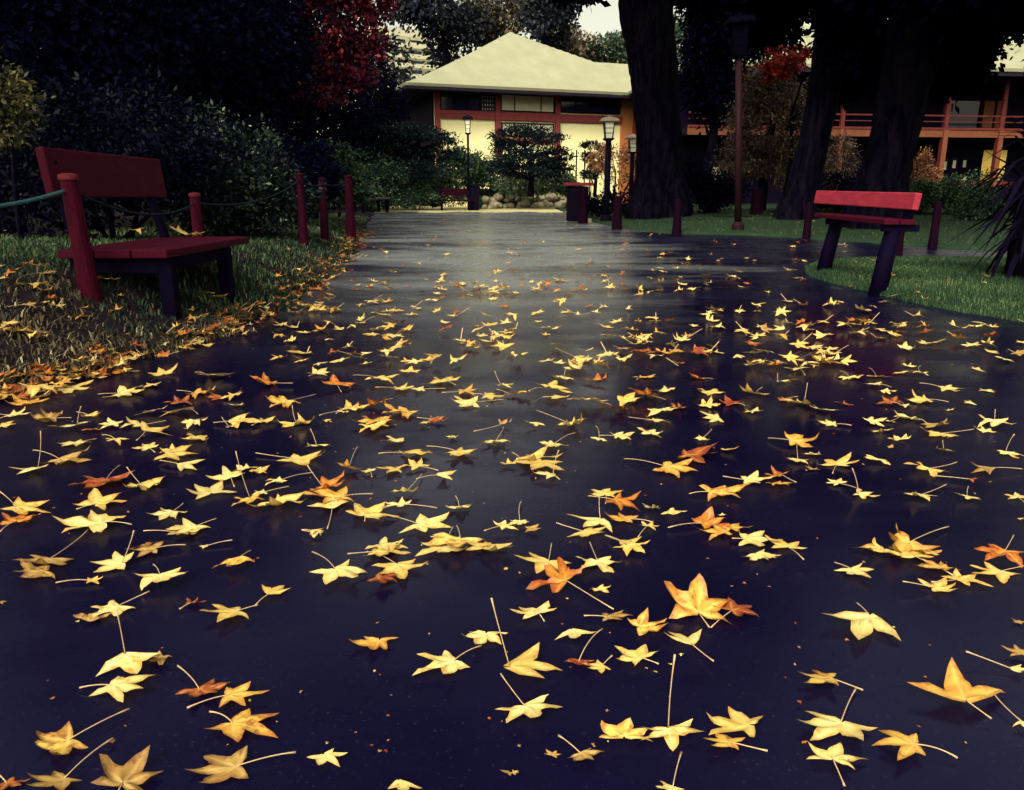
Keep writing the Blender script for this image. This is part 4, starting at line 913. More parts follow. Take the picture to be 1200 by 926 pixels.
shrub('rust coloured shrub behind the lantern left of the great trunk', [bl(722, 195, 31, 1.0, .75), bl(705, 185, 31, .6, .5), bl(740, 200, 31, .7, .8)], 2600, .13, M['f_pink'], lump=(16, .3), aspect=.4, z0=.1)
shrub('dark round clipped bush right of the great trunk', [bl(832, 225, 22.5, .78, .55), bl(815, 205, 22.7, .55, .42), bl(845, 232, 22.3, .5, .38)], 6000, .09, M['f_dark'], z0=.1)
shrub('low dark shrubbery mass under the lantern by the red topped bin', [bl(706, 238, 24, .55, .3), bl(728, 236, 24, .6, .4), bl(690, 240, 25, .4, .3)], 3000, .09, M['f_dark'], z0=.1)
for (px, py, Y, rx, rz, lb, mt) in ((1132, 223, 21, .75, .42, 'round clipped green bush before the veranda, right of the black trunk', 'f_green'), (1098, 225, 20.5, .5, .35, 'small clipped bush between the black trunk and the round bush', 'f_green'), (1080, 205, 22, .35, .55, 'pale wispy shrub at the black trunk, before the veranda post', 'f_pink'), (1078, 228, 20, .45, .3, 'light green low shrub right of the bright red bench', 'f_green'), (1150, 245, 16, .5, .25, 'low plant by the far lawn near the spiky palm', 'f_green'), (980, 225, 23, .6, .5, 'dim shrub between the two dark trunks', 'f_dark')):
    shrub(lb, [bl(px, py, Y, rx, rz), bl(px + 8, py + 3, Y, rx * .7, rz * .8)], 2600, .08, M[mt], group='clipped shrubs before the veranda', z0=.15, lump=(14, .34))
# spiky palm at the right edge
Y = 6.6; c = at(1203, 322, Y)
T = thing('palm', 'dark spiky palm with drooping sword leaves at the right edge', 'palm', (c.x, Y, ground_z(c.x, Y)))
k = MB(); k.tube([(c.x, Y, -.05), (c.x - .02, Y, .5), (c.x - .03, Y, 1.0)], [.17, .14, .12], 12, True, .12); k.build('trunk', M['bark'], T, smooth=True)
k = MB()
for i in range(170):
    a = rnd.uniform(0, 6.28); e = rnd.uniform(-1.2, 1.2); L = rnd.uniform(.35, .8); o = Vector((c.x - .03, Y, rnd.uniform(.45, 1.3)))
    d = Vector((math.cos(a) * math.cos(e), math.sin(a) * math.cos(e), math.sin(e))); s = Vector((-math.sin(a), math.cos(a), 0)) * .026
    p1 = o + d * L * .5; p2 = o + d * L - Vector((0, 0, L * rnd.uniform(.15, .55)))
    k.add([o - s * .7, o + s * .7, p1 + s, p1 - s, p2], [(0, 1, 2, 3), (3, 2, 4)])
k.build('crown', M['lamp_metal'], T)
# trees behind the roofs
def far_tree(label, blobs, mat, n, size):
    b = blobs[0]; root = thing('far_tree', label, 'tree', (b[0], b[1], 0), 0, 'trees behind the roofs')
    k = MB(); k.tube([(b[0], b[1], -.2), (b[0] + .2, b[1], b[2] * .5), (b[0], b[1], b[2])], [.5, .4, .2], 9); k.build('trunk', M['bark'], root, smooth=True)
    crown('crown', root, blobs, n, size, mat, .6, None, 26, .27)
far_tree('broad dark tree crown above the left slope of the pavilion roof', [bl(520, 10, 72, 4.6, 2.3), bl(485, -8, 72, 4, 2.4), bl(545, 35, 72, 1.6, 1.6), bl(525, 62, 74, 1.8, 1.8), bl(500, 12, 72, 2.5, 1.4)], M['f_far'], 8000, .42)
far_tree('brownish tree crown directly above the pavilion roof peak', [bl(590, 12, 76, 4.4, 2.4), bl(625, 22, 76, 3.0, 2.3), bl(560, 30, 77, 2.6, 2.2)], M['f_farb'], 6500, .42)
far_tree('dark tree crown right of the pavilion roof peak', [bl(640, 8, 70, 2.4, 2.2), bl(650, 35, 72, 1.8, 1.8), bl(655, -10, 70, 2.4, 2.0)], M['f_far'], 5000, .4)
far_tree('olive tree crown over the right slope of the pavilion roof', [bl(672, 56, 82, 2.8, 1.4), bl(655, 65, 82, 2.6, 1.6)], M['f_farb'], 4500, .4)
far_tree('bluish green tree crown beside the great trunk above the wing roof', [bl(715, 62, 85, 3.2, 1.7), bl(738, 58, 85, 2.2, 1.6), bl(700, 74, 85, 2, 1.2)], M['f_farg'], 5000, .42)
far_tree('green tree showing between the great trunk and the dark evergreen', [bl(803, 52, 80, 2.2, 2.6), bl(800, 75, 80, 2.4, 1.6), bl(815, 30, 80, 1.2, 1.5)], M['f_farg'], 5000, .42)
for i, (px, Y, lb) in enumerate(((470, 95, 'far tree left of the apartment block'), (855, 70, 'far tree behind the veranda house roof left end'), (960, 72, 'far tree behind the veranda house roof middle'), (1080, 70, 'far tree behind the veranda house roof, right of the black trunk'), (410, 80, 'far tree behind the red maple crown'), (1230, 75, 'far tree behind the veranda house right end'))):
    far_tree(lb, [bl(px, 120, Y, 5.5, 3.5), bl(px + 20, 70 if px != 470 else 130, Y, 4.5, 2.5)], M['f_far'], 5000, .5)
# ------------------------------------------------------------------ fallen leaves
LOBES = [(90, 1.0), (38, 0.93), (142, 0.93), (-18, 0.66), (198, 0.66)]
def make_leaf(seed, pose, rings=6, eseg=4):
    """one five-pointed star leaf, stalk end at the origin, middle lobe along +Y; returns verts, faces, vein, edge"""
    r = random.Random(seed)
    lob = sorted([(R(a + r.uniform(-9, 9)), L * r.uniform(0.78, 1.15)) for a, L in LOBES])
    if r.random() < 0.25: lob = [l for i, l in enumerate(lob) if i not in (0, 4)] if r.random() < .4 else lob
    if pose == 0: kb, kv = 0.12, 0.08
    elif pose == 1: kb, kv = 0.5, 0.4
    elif pose == 2: kb, kv = 0.9, 0.75
    else: kb, kv = 0.55, 0.5
    ks = [r.gauss(kb * r.choice([1, 1, -0.55]) if 0 < pose < 3 else kb, kv) for _ in lob]
    if pose == 3:
        ks[r.randrange(1, len(lob) - 1)] = r.uniform(1.0, 1.5); ks[r.choice([0, len(lob) - 1])] = r.uniform(.6, 1.2)
    out = []; n = len(lob)
    def P(a, l): return Vector((math.cos(a) * l, math.sin(a) * l))
    base_l = P(R(250), 0.10); base_r = P(R(-70), 0.10)
    sin_ = [base_r] + [P((lob[i][0] + lob[i + 1][0]) / 2, 0.47 * (lob[i][1] + lob[i + 1][1]) / 2 * r.uniform(.85, 1.12)) for i in range(n - 1)] + [base_l]
    for i, (a, L) in enumerate(lob):
        T = P(a, L) + P(a + 1.57, r.uniform(-.06, .06)); 
        for side, (A, B) in enumerate(((sin_[i], T), (T, sin_[i + 1]))):
            d = B - A; perp = Vector((d.y, -d.x)).normalized()
            bul = 0.115 * L * r.uniform(.7, 1.25)
            Cc = (A + B) / 2 + perp * bul + (P(a, 1) * (-.14 * L))
            for s in range(eseg):
                t = s / eseg; q_ = A * (1 - t) ** 2 + Cc * 2 * t * (1 - t) + B * t * t; out.append(q_ * (1 + (r.uniform(-.045, .045) if s else 0)))
    out.append(sin_[-1])
    m_ = len(out); V = []; F = []; VE = []; ED = []
    fold = r.uniform(-.15, .35) * (0.15 + pose * .55)
    wave_a, wave_p = r.uniform(.015, .05) * (1 + pose * .4), r.uniform(0, 6.28)
    def bend(p):
        l = p.length
        if l < 1e-5: return Vector((0, 0, 0))
        a = math.atan2(p.y, p.x)
        if a < R(-90): a += 2 * math.pi
        w = 0; kk = 0; dm = 9; best = 0
        for (la, L), kq in zip(lob, ks):
            q = math.exp(-((a - la) / 0.42) ** 2); w += q; kk += q * kq
            dd = abs(math.sin(a - la)) * l if math.cos(a - la) > 0 else 9
            dm = min(dm, dd)
        dm = min(dm, l * .6)
        kk /= w + 1e-6
        f0 = 0.22
        if l <= f0: rho, z = l, 0.0
        else:
            s_ = l - f0; k2 = kk * 1.25
            rho = f0 + (math.sin(k2 * s_) / k2 if abs(k2) > .02 else s_); z = (1 - math.cos(k2 * s_)) / k2 if abs(k2) > .02 else 0
        z += fold * dm * .8 + wave_a * math.sin(l * 9 + a * 5 + wave_p) * min(1, l * 2)
        return Vector((math.cos(a) * rho, math.sin(a) * rho, z))
    for j in range(rings + 1):
        f = j / rings
        for p in out:
            q = p * f + Vector((0, 0.02)) * (1 - f)
            b = bend(q); V.append(b)
            l = q.length; a = math.atan2(q.y, q.x)
            if a < R(-90): a += 2 * math.pi
            dm = min([abs(math.sin(a - la)) * l if math.cos(a - la) > 0 else l for la, L in lob])
            VE.append(dm); ED.append(f)
    for j in range(rings):
        for i in range(m_ - 1):
            F.append((j * m_ + i, j * m_ + i + 1, (j + 1) * m_ + i + 1, (j + 1) * m_ + i))
    return V, F, VE, ED
RAW = '''
A 0 620 3.027
A1 155 105 190 t 1 315 10
A2 130 145 165 t 1
A3 385 115 140 p 1 475 5
A4 510 70 120 t 2 660 65
A5 330 178 65 y 2 200 200
A6 570 175 190 p 2 545 135
A7 670 8 150 p 1
A8 722 58 34 p 1 825 48
A9 825 128 150 g 2 890 85
A10 325 305 130 t 2
A11 400 282 165 p 1
A12 690 250 80 r 2 638 295
A13 800 298 190 y 1 915 280
A14 455 478 200 p 2 415 290
A15 562 455 105 t 3
A16 432 560 190 p 1 285 575
A17 720 562 180 r 2
A18 868 588 165 g 1 665 647
A19 870 690 255 g 1 745 660
A20 225 740 210 m 2 460 650
A21 452 850 230 t 3
A22 40 900 110 r 1
A23 190 888 190 t 1
A24 780 842 225 t 1 1050 805
A25 8 260 30 t 2
B 300 620 3.027
B1 215 12 75 p 2 165 12
B2 470 75 160 y 2 325 97
B3 290 155 190 p 1 200 90
B4 505 140 210 y 1 435 95
B5 450 180 100 r 2
B6 660 62 175 p 1 700 0
B7 830 50 165 y 1 620 35
B8 70 210 115 y 2 0 280
B9 415 398 165 g 2
B10 660 480 200 p 1 800 425
B11 810 385 160 p 2
B12 250 805 140 p 1
B13 530 915 130 p 1
B14 890 862 45 t 2
C 600 620 3.027
B15 75 480 265 y 2 -73 245
B16 60 635 230 p 1 -40 525
C1 110 112 200 y 1 140 60
C2 150 165 200 o 3 360 295
C3 310 120 160 p 1 275 55
C4 310 205 75 y 2
C5 75 290 160 p 1 115 338
C6 225 375 140 p 1
C7 375 308 125 t 1 255 318
C8 485 330 150 g 3
C9 610 375 140 p 1
C10 670 245 245 g 3 700 360
C11 795 285 150 r 2 705 360
C12 240 468 105 d 2 320 365
C13 300 485 100 y 1 355 460
C14 445 445 150 y 1 520 490
C15 400 700 180 y 2
C16 565 722 215 p 1 578 445
C17 795 672 215 y 1
C18 757 748 150 g 1 905 800
C19 262 798 130 t 2 165 745
C20 145 797 52 t 1
C21 8 865 32 t 2
C22 560 918 100 p 1 600 805
C23 425 65 130 y 1 330 30
C24 872 95 120 p 1
C25 265 8 140 y 1
C26 725 8 120 g 1
C27 875 38 150 p 1 780 42
D 900 620 3.027
D1 60 40 130 y 1
D2 15 95 60 p 1
D3 400 65 160 y 2
D4 500 40 190 g 3 640 0
D5 500 85 150 y 1
D6 575 75 100 y 1
D7 310 152 130 p 1 235 128
D8 590 130 160 g 1
D9 610 195 130 y 2
D10 700 172 140 y 1
D11 790 150 170 y 1 908 140
D12 830 92 170 o 2 870 30
D13 325 345 285 p 0 313 272
D14 185 530 150 m 2 335 583
D15 680 550 340 g 2 790 685
D16 245 690 270 p 1 312 575
D17 245 802 215 p 1 270 925
D18 465 765 180 g 2 670 825
D19 892 325 50 t 1
D20 885 435 90 t 1
D21 895 495 75 p 2
D22 900 692 65 p 1
E 0 430 4
E1 190 100 190 y 2
E2 125 150 160 g 1
E3 85 215 120 p 1
E4 215 225 130 t 3
E5 310 275 170 p 1 380 185
E6 30 270 95 y 1
E7 430 215 110 y 2
E8 515 262 110 p 2 640 370
E9 430 292 80 o 1
E10 600 115 180 p 1 460 135
E11 690 210 150 p 1
E12 820 202 180 y 1 930 230
E13 835 155 130 r 2
E14 640 262 140 p 1 780 260
E15 735 290 170 y 1
E16 900 262 120 p 1
E17 345 357 165 p 0 455 345
E18 545 347 105 y 1 480 328
E19 685 372 110 p 1
E20 330 415 230 t 1 155 390
E21 122 480 150 p 2 190 300
E22 460 535 250 d 1 565 470
E23 690 540 150 y 3 595 470
E24 470 620 230 y 1 360 678
E25 130 660 205 y 1 0 585
E26 85 705 180 o 1
E27 390 725 290 p 1 620 750
E28 780 685 190 p 0 860 650
E29 880 755 200 p 1 1015 722
E30 920 330 150 y 1 1000 500
E31 800 380 120 y 1
E32 850 402 200 y 0
E33 883 462 140 p 0
E34 1060 500 180 p 1
E35 1000 570 220 p 1
E36 1150 482 110 p 2
E37 1165 620 145 g 1 1105 395
E38 938 108 120 g 3
E39 1000 138 120 r 1
E40 1085 135 110 y 1
E41 1110 175 90 p 1
E42 1020 38 150 p 1 915 25
E43 1150 250 150 y 1 1000 270
E44 1085 275 50 p 2
E45 695 85 110 y 1
E46 345 92 200 p 0
E47 680 832 120 r 1
E48 450 30 130 o 1
E49 545 18 100 o 1
E50 760 12 140 y 1
F 300 430 4
F1 35 62 120 o 3
F2 130 155 165 g 3 280 135
F3 40 250 125 y 1
F4 180 242 170 y 2 170 180
F5 335 250 50 p 1
F6 290 357 110 p 1 255 290
F7 215 412 210 y 1 0 412
F8 20 482 90 y 3
F9 95 535 110 p 1 270 505
F10 115 612 260 y 2
F11 15 590 85 p 1
F12 340 535 165 o 3 240 460
F13 335 600 260 g 1 550 605
F14 335 642 180 p 1 335 770
F15 285 775 75 p 2 215 775
F16 430 455 120 g 3 480 375
F17 530 485 90 p 1
F18 625 475 125 y 1
F19 455 180 150 y 1
F20 550 160 135 o 3
F21 690 190 190 g 2
F22 400 207 75 p 1
F23 550 245 200 g 1
F24 555 282 150 y 1
F25 855 240 105 d 2
F26 790 262 65 y 1
F27 300 15 110 p 1
F28 388 70 150 o 2
F29 590 50 150 y 1 455 45
F30 690 95 100 y 1
F31 760 103 70 p 1 890 108
F32 720 15 100 y 1
F33 870 60 200 y 1
F34 1000 105 120 g 1
F35 980 158 150 p 1 1160 160
F36 1112 135 110 y 1
F37 1190 125 55 d 2
F38 1160 80 95 p 1 1120 20
F39 640 340 130 p 1
F40 750 390 165 y 1 575 415
F41 960 395 160 y 1 800 380
F42 745 455 130 y 1 855 495
F43 892 505 130 p 1
F44 700 575 130 p 2 780 510
F45 658 640 130 p 1
F46 550 675 240 y 1 510 735
F47 800 720 235 p 1 600 700
F48 950 650 120 p 2 935 615
F49 915 325 60 p 1
F50 1125 347 140 p 1 1160 290
F51 1168 250 65 t 3 1020 310
F52 1172 745 115 p 2
F53 620 832 185 p 1
F54 950 822 290 y 1 940 755
F55 1182 440 85 y 2
G 600 430 4
G1 242 45 110 p 1 255 0
G2 385 45 120 o 2
G3 200 90 185 y 1
G4 205 138 140 y 1
G5 360 155 170 p 1
G6 42 120 95 y 2
G7 622 45 115 g 1
G8 610 120 145 o 3
G9 560 152 150 y 1
G10 490 185 150 r 1
G11 280 235 155 y 3 110 210
G12 110 260 95 p 1
G13 700 205 150 p 2
G14 780 182 105 r 2
G15 680 255 125 p 1 545 243
G16 720 105 115 p 1
G17 870 35 115 o 2 1050 130
G18 930 105 150 y 1
G19 920 160 105 y 3
G20 1030 155 110 d 1
G21 1142 100 135 y 3
G22 1132 205 110 p 1
G23 935 235 120 p 0
G24 405 340 75 p 1 390 285
G25 520 320 115 p 1 410 330
G26 650 305 115 p 1
G27 890 332 75 p 1 935 300
G28 200 358 145 p 1 300 318
G29 130 405 230 y 1 0 410
G30 125 450 245 y 0
G31 160 500 140 p 1 220 390
G32 760 470 205 g 1 525 440
G33 870 400 235 r 1
G34 1020 378 95 y 1
G35 1005 570 230 g 1 830 605
G36 1155 520 145 p 2
G37 440 580 165 y 1
G38 520 622 180 o 3
G39 515 700 155 g 1 660 740
G40 655 652 95 p 3
G41 760 675 135 p 1
G42 360 730 200 p 1 410 600
G43 640 742 100 p 1 590 810
G44 935 710 160 o 3 730 765
G45 1055 750 150 g 1
G46 985 690 55 p 2
G47 30 727 95 p 1 45 640
G48 100 755 85 t 1
G49 560 832 150 y 1 435 800
H 900 430 4
H1 90 65 105 p 1 45 30
H2 135 10 115 p 1
H3 130 160 170 y 2 185 75
H4 80 150 65 o 2
H5 255 195 120 p 1
H6 360 170 85 r 2
H7 395 45 100 p 1 335 25
H8 520 38 110 y 1 470 10
H9 490 85 95 p 1
H10 630 22 85 p 1
H11 715 25 80 p 1 715 0
H12 560 115 85 p 1
H13 570 160 120 r 1
H14 640 178 65 p 1
H15 700 140 115 y 3
H16 855 100 120 p 0
H17 1035 112 75 p 0
H18 932 165 85 p 0
H19 848 197 55 p 1
H20 985 14 75 p 1
H21 660 232 140 p 1
H22 790 262 140 t 2
H23 815 305 165 y 1 965 300
H24 1010 285 95 p 1
H25 1060 258 150 p 2 1065 200
H26 512 255 105 p 1
H27 572 250 60 p 1
H28 540 293 95 p 1
H29 610 322 95 p 2
H30 575 372 48 t 2
H31 835 384 85 t 2
H32 1150 408 125 p 0 1155 315
H33 280 258 95 p 1
H34 160 330 155 g 3 0 342
H35 140 435 115 p 1 135 370
H36 215 400 85 p 2
H37 210 467 65 t 2
H38 330 435 175 y 1
H39 505 428 120 p 1
H40 750 473 185 y 1 885 455
H41 1010 480 150 t 1 1190 488
H42 965 530 55 r 2
H43 40 500 145 o 3
H44 72 545 140 g 1
H45 317 538 95 p 0
H46 445 590 120 p 1 395 475
H47 720 592 145 p 1 835 560
H48 945 605 118 p 1 938 570
H49 1168 605 105 p 1
H50 1190 712 45 p 1
L 0 140 3.5625
L1 140 868 108 p 3
L2 40 850 95 y 1
L3 95 688 150 y 1
L4 178 690 85 y 2
L5 220 640 90 t 1
L6 440 662 110 y 1
L7 570 605 58 p 2
L8 655 622 42 p 1
L9 905 630 75 p 2
L10 915 735 75 y 1
L11 120 775 70 t 2
L12 110 598 62 o 2
L13 840 888 115 p 1
L14 945 820 62 p 1
L15 130 425 45 p 1
L16 10 660 60 p 1
S 0 0 1
S1 163 270 18 y 2
S2 217 270 30 y 3
S3 231 274 16 p 1
'''
CW = {'p': 'pale yellow', 'y': 'yellow', 'g': 'golden', 'o': 'orange', 'r': 'rust brown', 'd': 'dark red', 't': 'dull tan', 'm': 'rust and yellow'}
PW = {0: 'flat', 1: 'slightly curled', 2: 'crumpled', 3: 'upturned'}
HERO = {  # id: (phrase used by its neighbours, its own label)
 'E22': ('the big dark red leaf', 'big dark red leaf with orange tip lying near the left side of the path'),
 'E27': ('the wide double winged leaf', 'wide pale double winged leaf with long bent stem, below the big dark red leaf'),
 'E4': ('the tan leaf by the bank', 'dull tan leaf standing upright on crowded leaves where the bank meets the path'),
 'E30': ('the bunched leaves on the left', 'yellow leaf on top of the bunch of leaves right of the big dark red leaf'),
 'E13': ('the rust leaf below the bank', 'crumpled rust brown leaf behind two pale leaves, below the left bank'),
 'A14': ('the tall torn pale leaf', 'large pale torn leaf with tall upright stem near the lower left'),
 'A17': ('the rust red leaf pair', 'rust red leaf over a golden one, stem reaching left, lower left of the photo'),
 'A20': ('the rust and yellow leaf', 'rust and yellow leaf with holes and a long stem, lower left corner'),
 'A21': ('the big tan horned leaf', 'big dull tan leaf with two tall horns at the bottom edge, left'),
 'A6': ('the moth shaped pale leaf', 'pale leaf curled like a moth with raised stem, left part of the path'),
 'B9': ('the folded two humped leaf', 'golden leaf folded into two humps lying alone on dark asphalt'),
 'B10': ('the lone pale star leaf', 'pale star leaf with stem touching a curled leaf, left of the drooping long stemmed leaf'),
 'B15': ('the drooping long stemmed leaf', 'large yellow drooping leaf with very long slanted stem at the bottom centre'),
 'B4': ('the stacked leaf pair', 'yellow leaf lying over a rust one, left of the photo centre line'),
 'C2': ('the big orange cupped leaf', 'big orange cupped leaf with long stem, lower centre, yellow leaves behind it'),
 'C10': ('the leaf with two wings up', 'golden leaf with two lobes raised like wings, crossing stems with a rust curled leaf'),
 'C12': ('the small dark red leaf', 'small dark red curled leaf with stem upright, lower centre'),
 'C16': ('the big pale upright stemmed leaf', 'big pale leaf with tall upright stem in the bottom row of leaves'),
 'D13': ('the flat pale star leaf', 'large flat pale star leaf lying alone, lower right'),
 'D15': ('the wide golden brown centred leaf', 'wide golden leaf with brown middle and stem towards the viewer, lower right'),
 'D17': ('the lowest pale leaf', 'pale leaf with stem running out of the bottom edge, lower right'),
 'D4': ('the golden heap on the right', 'golden leaf on top of a heap of leaves at the right side'),
 'F12': ('the tall orange leaf', 'tall orange upright leaf in the dense cluster left of centre'),
 'F20': ('the orange crown of leaves', 'orange leaf standing in a ring of leaves like a crown, left of centre'),
 'F25': ('the dark red curled leaf', 'dark red curled leaf beside a small yellow one, near the photo centre'),
 'F47': ('the long pale star leaf', 'long pale star leaf with stem to the left, centre left of the path'),
 'G8': ('the bright orange fan leaf', 'bright orange leaf standing like an open fan, right of the photo centre'),
 'G11': ('the broad yellow star leaf', 'broad yellow star leaf standing up, near the photo centre'),
 'G32': ('the leaf with crossed stems', 'golden leaf with two crossed stems on the shiny asphalt, right of centre'),
 'G33': ('the long rust brown leaf', 'long flat rust brown leaf behind the leaf with crossed stems'),
 'G38': ('the orange leaf in the pile', 'orange leaf rising from a pile of yellow ones, right of centre'),
 'G44': ('the orange leaf near the red pile', 'orange leaf with white stem to the left, right of the pile at centre right'),
 'G31': ('the pale leaf under the bunch', 'pale star leaf with upright stem at the lower edge of a bunch, centre'),
 'H34': ('the golden sail leaf', 'golden leaf standing like a sail over pale leaves on the right'),
 'H43': ('the orange leaf below the sail', 'orange upturned leaf below and left of the golden sail leaf'),
 'H15': ('the yellow upright triangle leaf', 'yellow leaf standing like a triangle in the far leaves on the right'),
 'H32': ('the pale leaf at right edge', 'flat pale leaf with upright stem close to the right edge'),
 'H23': ('the yellow leaf with double stems', 'yellow leaf with two long stems to its right, right part of the path'),
 'L1': ('the pale star leaf on the bank', 'pale star leaf standing up on the rough bank at the left edge'),
 'L9': ('the pale leaf under the bench', 'pale crumpled leaf in the grass under the dark red bench'),
 'S1': ('the leaf on the bench seat', 'yellow leaf lying on the dark red bench seat near its back support'),
 'S2': ('the bigger leaf on the seat', 'bigger yellow upturned leaf on the dark red bench seat, far end'),
 'S3': ('the small leaf on the seat', 'small pale leaf tucked beside the bigger leaf on the dark red bench seat'),
}
entries = []
ox = oy = 0; sc = 1
for ln in RAW.strip().splitlines():
    f = ln.split()
    if len(f) == 4: ox, oy, sc = float(f[1]), float(f[2]), float(f[3]); continue
    idn = f[0]; x, y, wpx = ox + float(f[1]) / sc, oy + float(f[2]) / sc, float(f[3]) / sc
    st = (ox + float(f[6]) / sc, oy + float(f[7]) / sc) if len(f) > 6 else None
    entries.append([idn, x, y, wpx, f[4], int(f[5]), st])
# labels
used = {}
hero_pos = {e[0]: (e[1], e[2]) for e in entries if e[0] in HERO}
def rel(dx, dy):
    dy *= 1.8
    a = math.degrees(math.atan2(-dy, dx)) % 360
    return ['right of', 'above and right of', 'above', 'above and left of', 'left of', 'below and left of', 'below', 'below and right of'][int((a + 22.5) // 45) % 8]
def stem_word(e):
    if not e[6]: return ''
    dx, dy = e[6][0] - e[1], e[6][1] - e[2]
    if abs(dx) > 1.3 * abs(dy): return 'stem right, ' if dx > 0 else 'stem left, '
    return 'stem up, ' if dy < 0 else 'stem down, '
lab = {}
for e in entries:
    if e[0] in HERO: lab[e[0]] = HERO[e[0]][1]; continue
    hs = sorted(hero_pos, key=lambda h: math.hypot(hero_pos[h][0] - e[1], (hero_pos[h][1] - e[2]) * 1.8))
    hs = [h for h in hs if (h[0] in 'LS') == (e[0][0] in 'LS')]
    done = False
    for h in hs[:4]:
        t = f"{CW[e[4]]} {PW[e[5]]} leaf, {stem_word(e)}{rel(e[1] - hero_pos[h][0], e[2] - hero_pos[h][1])} {HERO[h][0]}"
        if len(t.split()) > 16: t = t.replace(stem_word(e), '')
        if len(t.split()) > 16: t = t.replace(PW[e[5]] + ' ', '')
        if t not in lab.values(): lab[e[0]] = t; done = True; break
    if not done:
        for q in ('small', 'narrow', 'ragged', 'faded'):
            t = q + ' ' + t
            if t not in lab.values(): lab[e[0]] = t; break

UPW = math.sin
def put_leaf(e, i):
    idn, px, py, wpx, colr, pose, st = e
    seat = idn[0] == 'S'
    g0 = G(px, py + wpx * 0.06, ZS + 0.002) if seat else hit(px, py + wpx * 0.10)
    gz = g0.z; dist = proj(g0)[2]
    V, F, VE, ED = make_leaf(1000 + i, pose)
    r = random.Random(i * 31 + 5)
    tip = None
    if st:
        tg = hit(st[0], st[1]) if not seat else g0
        if (tg - g0).length < 0.17: tip = tg + Vector((0, 0, 0.006)); up_ = False
        else:
            tip = at(st[0], st[1], g0.y + 0.012); up_ = True
        hd = Vector((g0.x - tip.x, g0.y - tip.y))
        if up_ and hd.length < 0.03: hd += Vector((0, -0.03))
        ang = math.atan2(hd.y, hd.x) - math.pi / 2 + r.uniform(-.25, .25)
    else: ang = r.uniform(0, 2 * math.pi)
    Rm = Matrix.Rotation(ang, 3, 'Z') @ Matrix.Rotation(r.gauss(0, .08 + .03 * pose), 3, 'X') @ Matrix.Rotation(r.gauss(0, .08 + .03 * pose), 3, 'Y')
    V = [Rm @ v for v in V]
    xs_ = [v.x for v in V]; span = max(xs_) - min(xs_)
    sc_ = (wpx * dist / FOC) / span
    nat = wpx * dist / FOC / 1.5
    sc_ = min(max(sc_, nat * .85, .018), nat * (1.2 + .05 * pose), .12)
    V = [v * sc_ for v in V]
    el_ = math.atan2(H - gz, g0.y); hh = (max(v.y for v in V) - min(v.y for v in V)) * math.sin(el_) + (max(v.z for v in V) - min(v.z for v in V)) * math.cos(el_)
    lim_ = wpx * dist / FOC * (.72 if pose == 3 else .50)
    if hh > lim_:
        q_ = max(.30, lim_ / hh); V = [Vector((v.x * (1.06 if pose < 3 else 1), v.y * max(.66, q_), v.z * q_)) for v in V]
    mn = Vector((min(v.x for v in V), min(v.y for v in V), min(v.z for v in V))); mx_ = Vector((max(v.x for v in V), max(v.y for v in V), max(v.z for v in V)))
    ctr = (mn + mx_) / 2
    # so that the blade's middle falls on the sight line of the traced middle
    zc = gz + (mx_.z - mn.z) / 2 + 0.003
    d_ = ray(px, py); tgt = Vector((0, 0, H)) + d_ * ((zc - H) / d_.z)
    loc = tgt - ctr; 
    loc.z = gz + 0.0015 + r.uniform(0, .0025) * (0 if seat else 1) - mn.z
    me = bpy.data.meshes.new('fallen_leaf'); me.from_pydata([tuple(v) for v in V], [], F); me.materials.append(LM[colr])
    me.polygons.foreach_set('use_smooth', [True] * len(F))
    for an, av in (('vein', [min(1, q * 2.2) for q in VE]), ('edge', ED)):
        a = me.attributes.new(an, 'FLOAT', 'POINT'); a.data.foreach_set('value', np.array(av, dtype=np.float32))
    me.update()
    o = link('fallen_leaf', me); o.location = loc
    tag(o, lab[idn], 'leaf', 'fallen leaves on the wet path')
    # stem
    if tip is not None: tl = tip - loc
    elif r.random() < .55 and not seat:
        hdv = Rm @ Vector((r.uniform(-.3, .3), -1, 0)); tl = hdv.normalized() * r.uniform(.05, .09); tl.z = -loc.z + gz + .006 + r.uniform(0, .012)
    else: tl = None
    if tl is not None:
        if tl.length > .19: tl = tl.normalized() * .19
        rad = 0.0010
        mid = tl * .5 + Vector((r.uniform(-.1, .1), r.uniform(-.1, .1), r.uniform(-.02, .12))) * tl.length
        mid.z = max(mid.z, gz - loc.z + .004)
        k = MB(); pts = []
        for j in range(9):
            t = j / 8; pts.append(mid * 2 * t * (1 - t) + tl * t * t)
        k.tube(pts, [rad * .9] * 6 + [rad * 1.0, rad * 1.3, rad * 1.7], 6)
        s = k.build('stem', M['stem'], o, smooth=True)
    return o
for i, e in enumerate(entries): put_leaf(e, i)
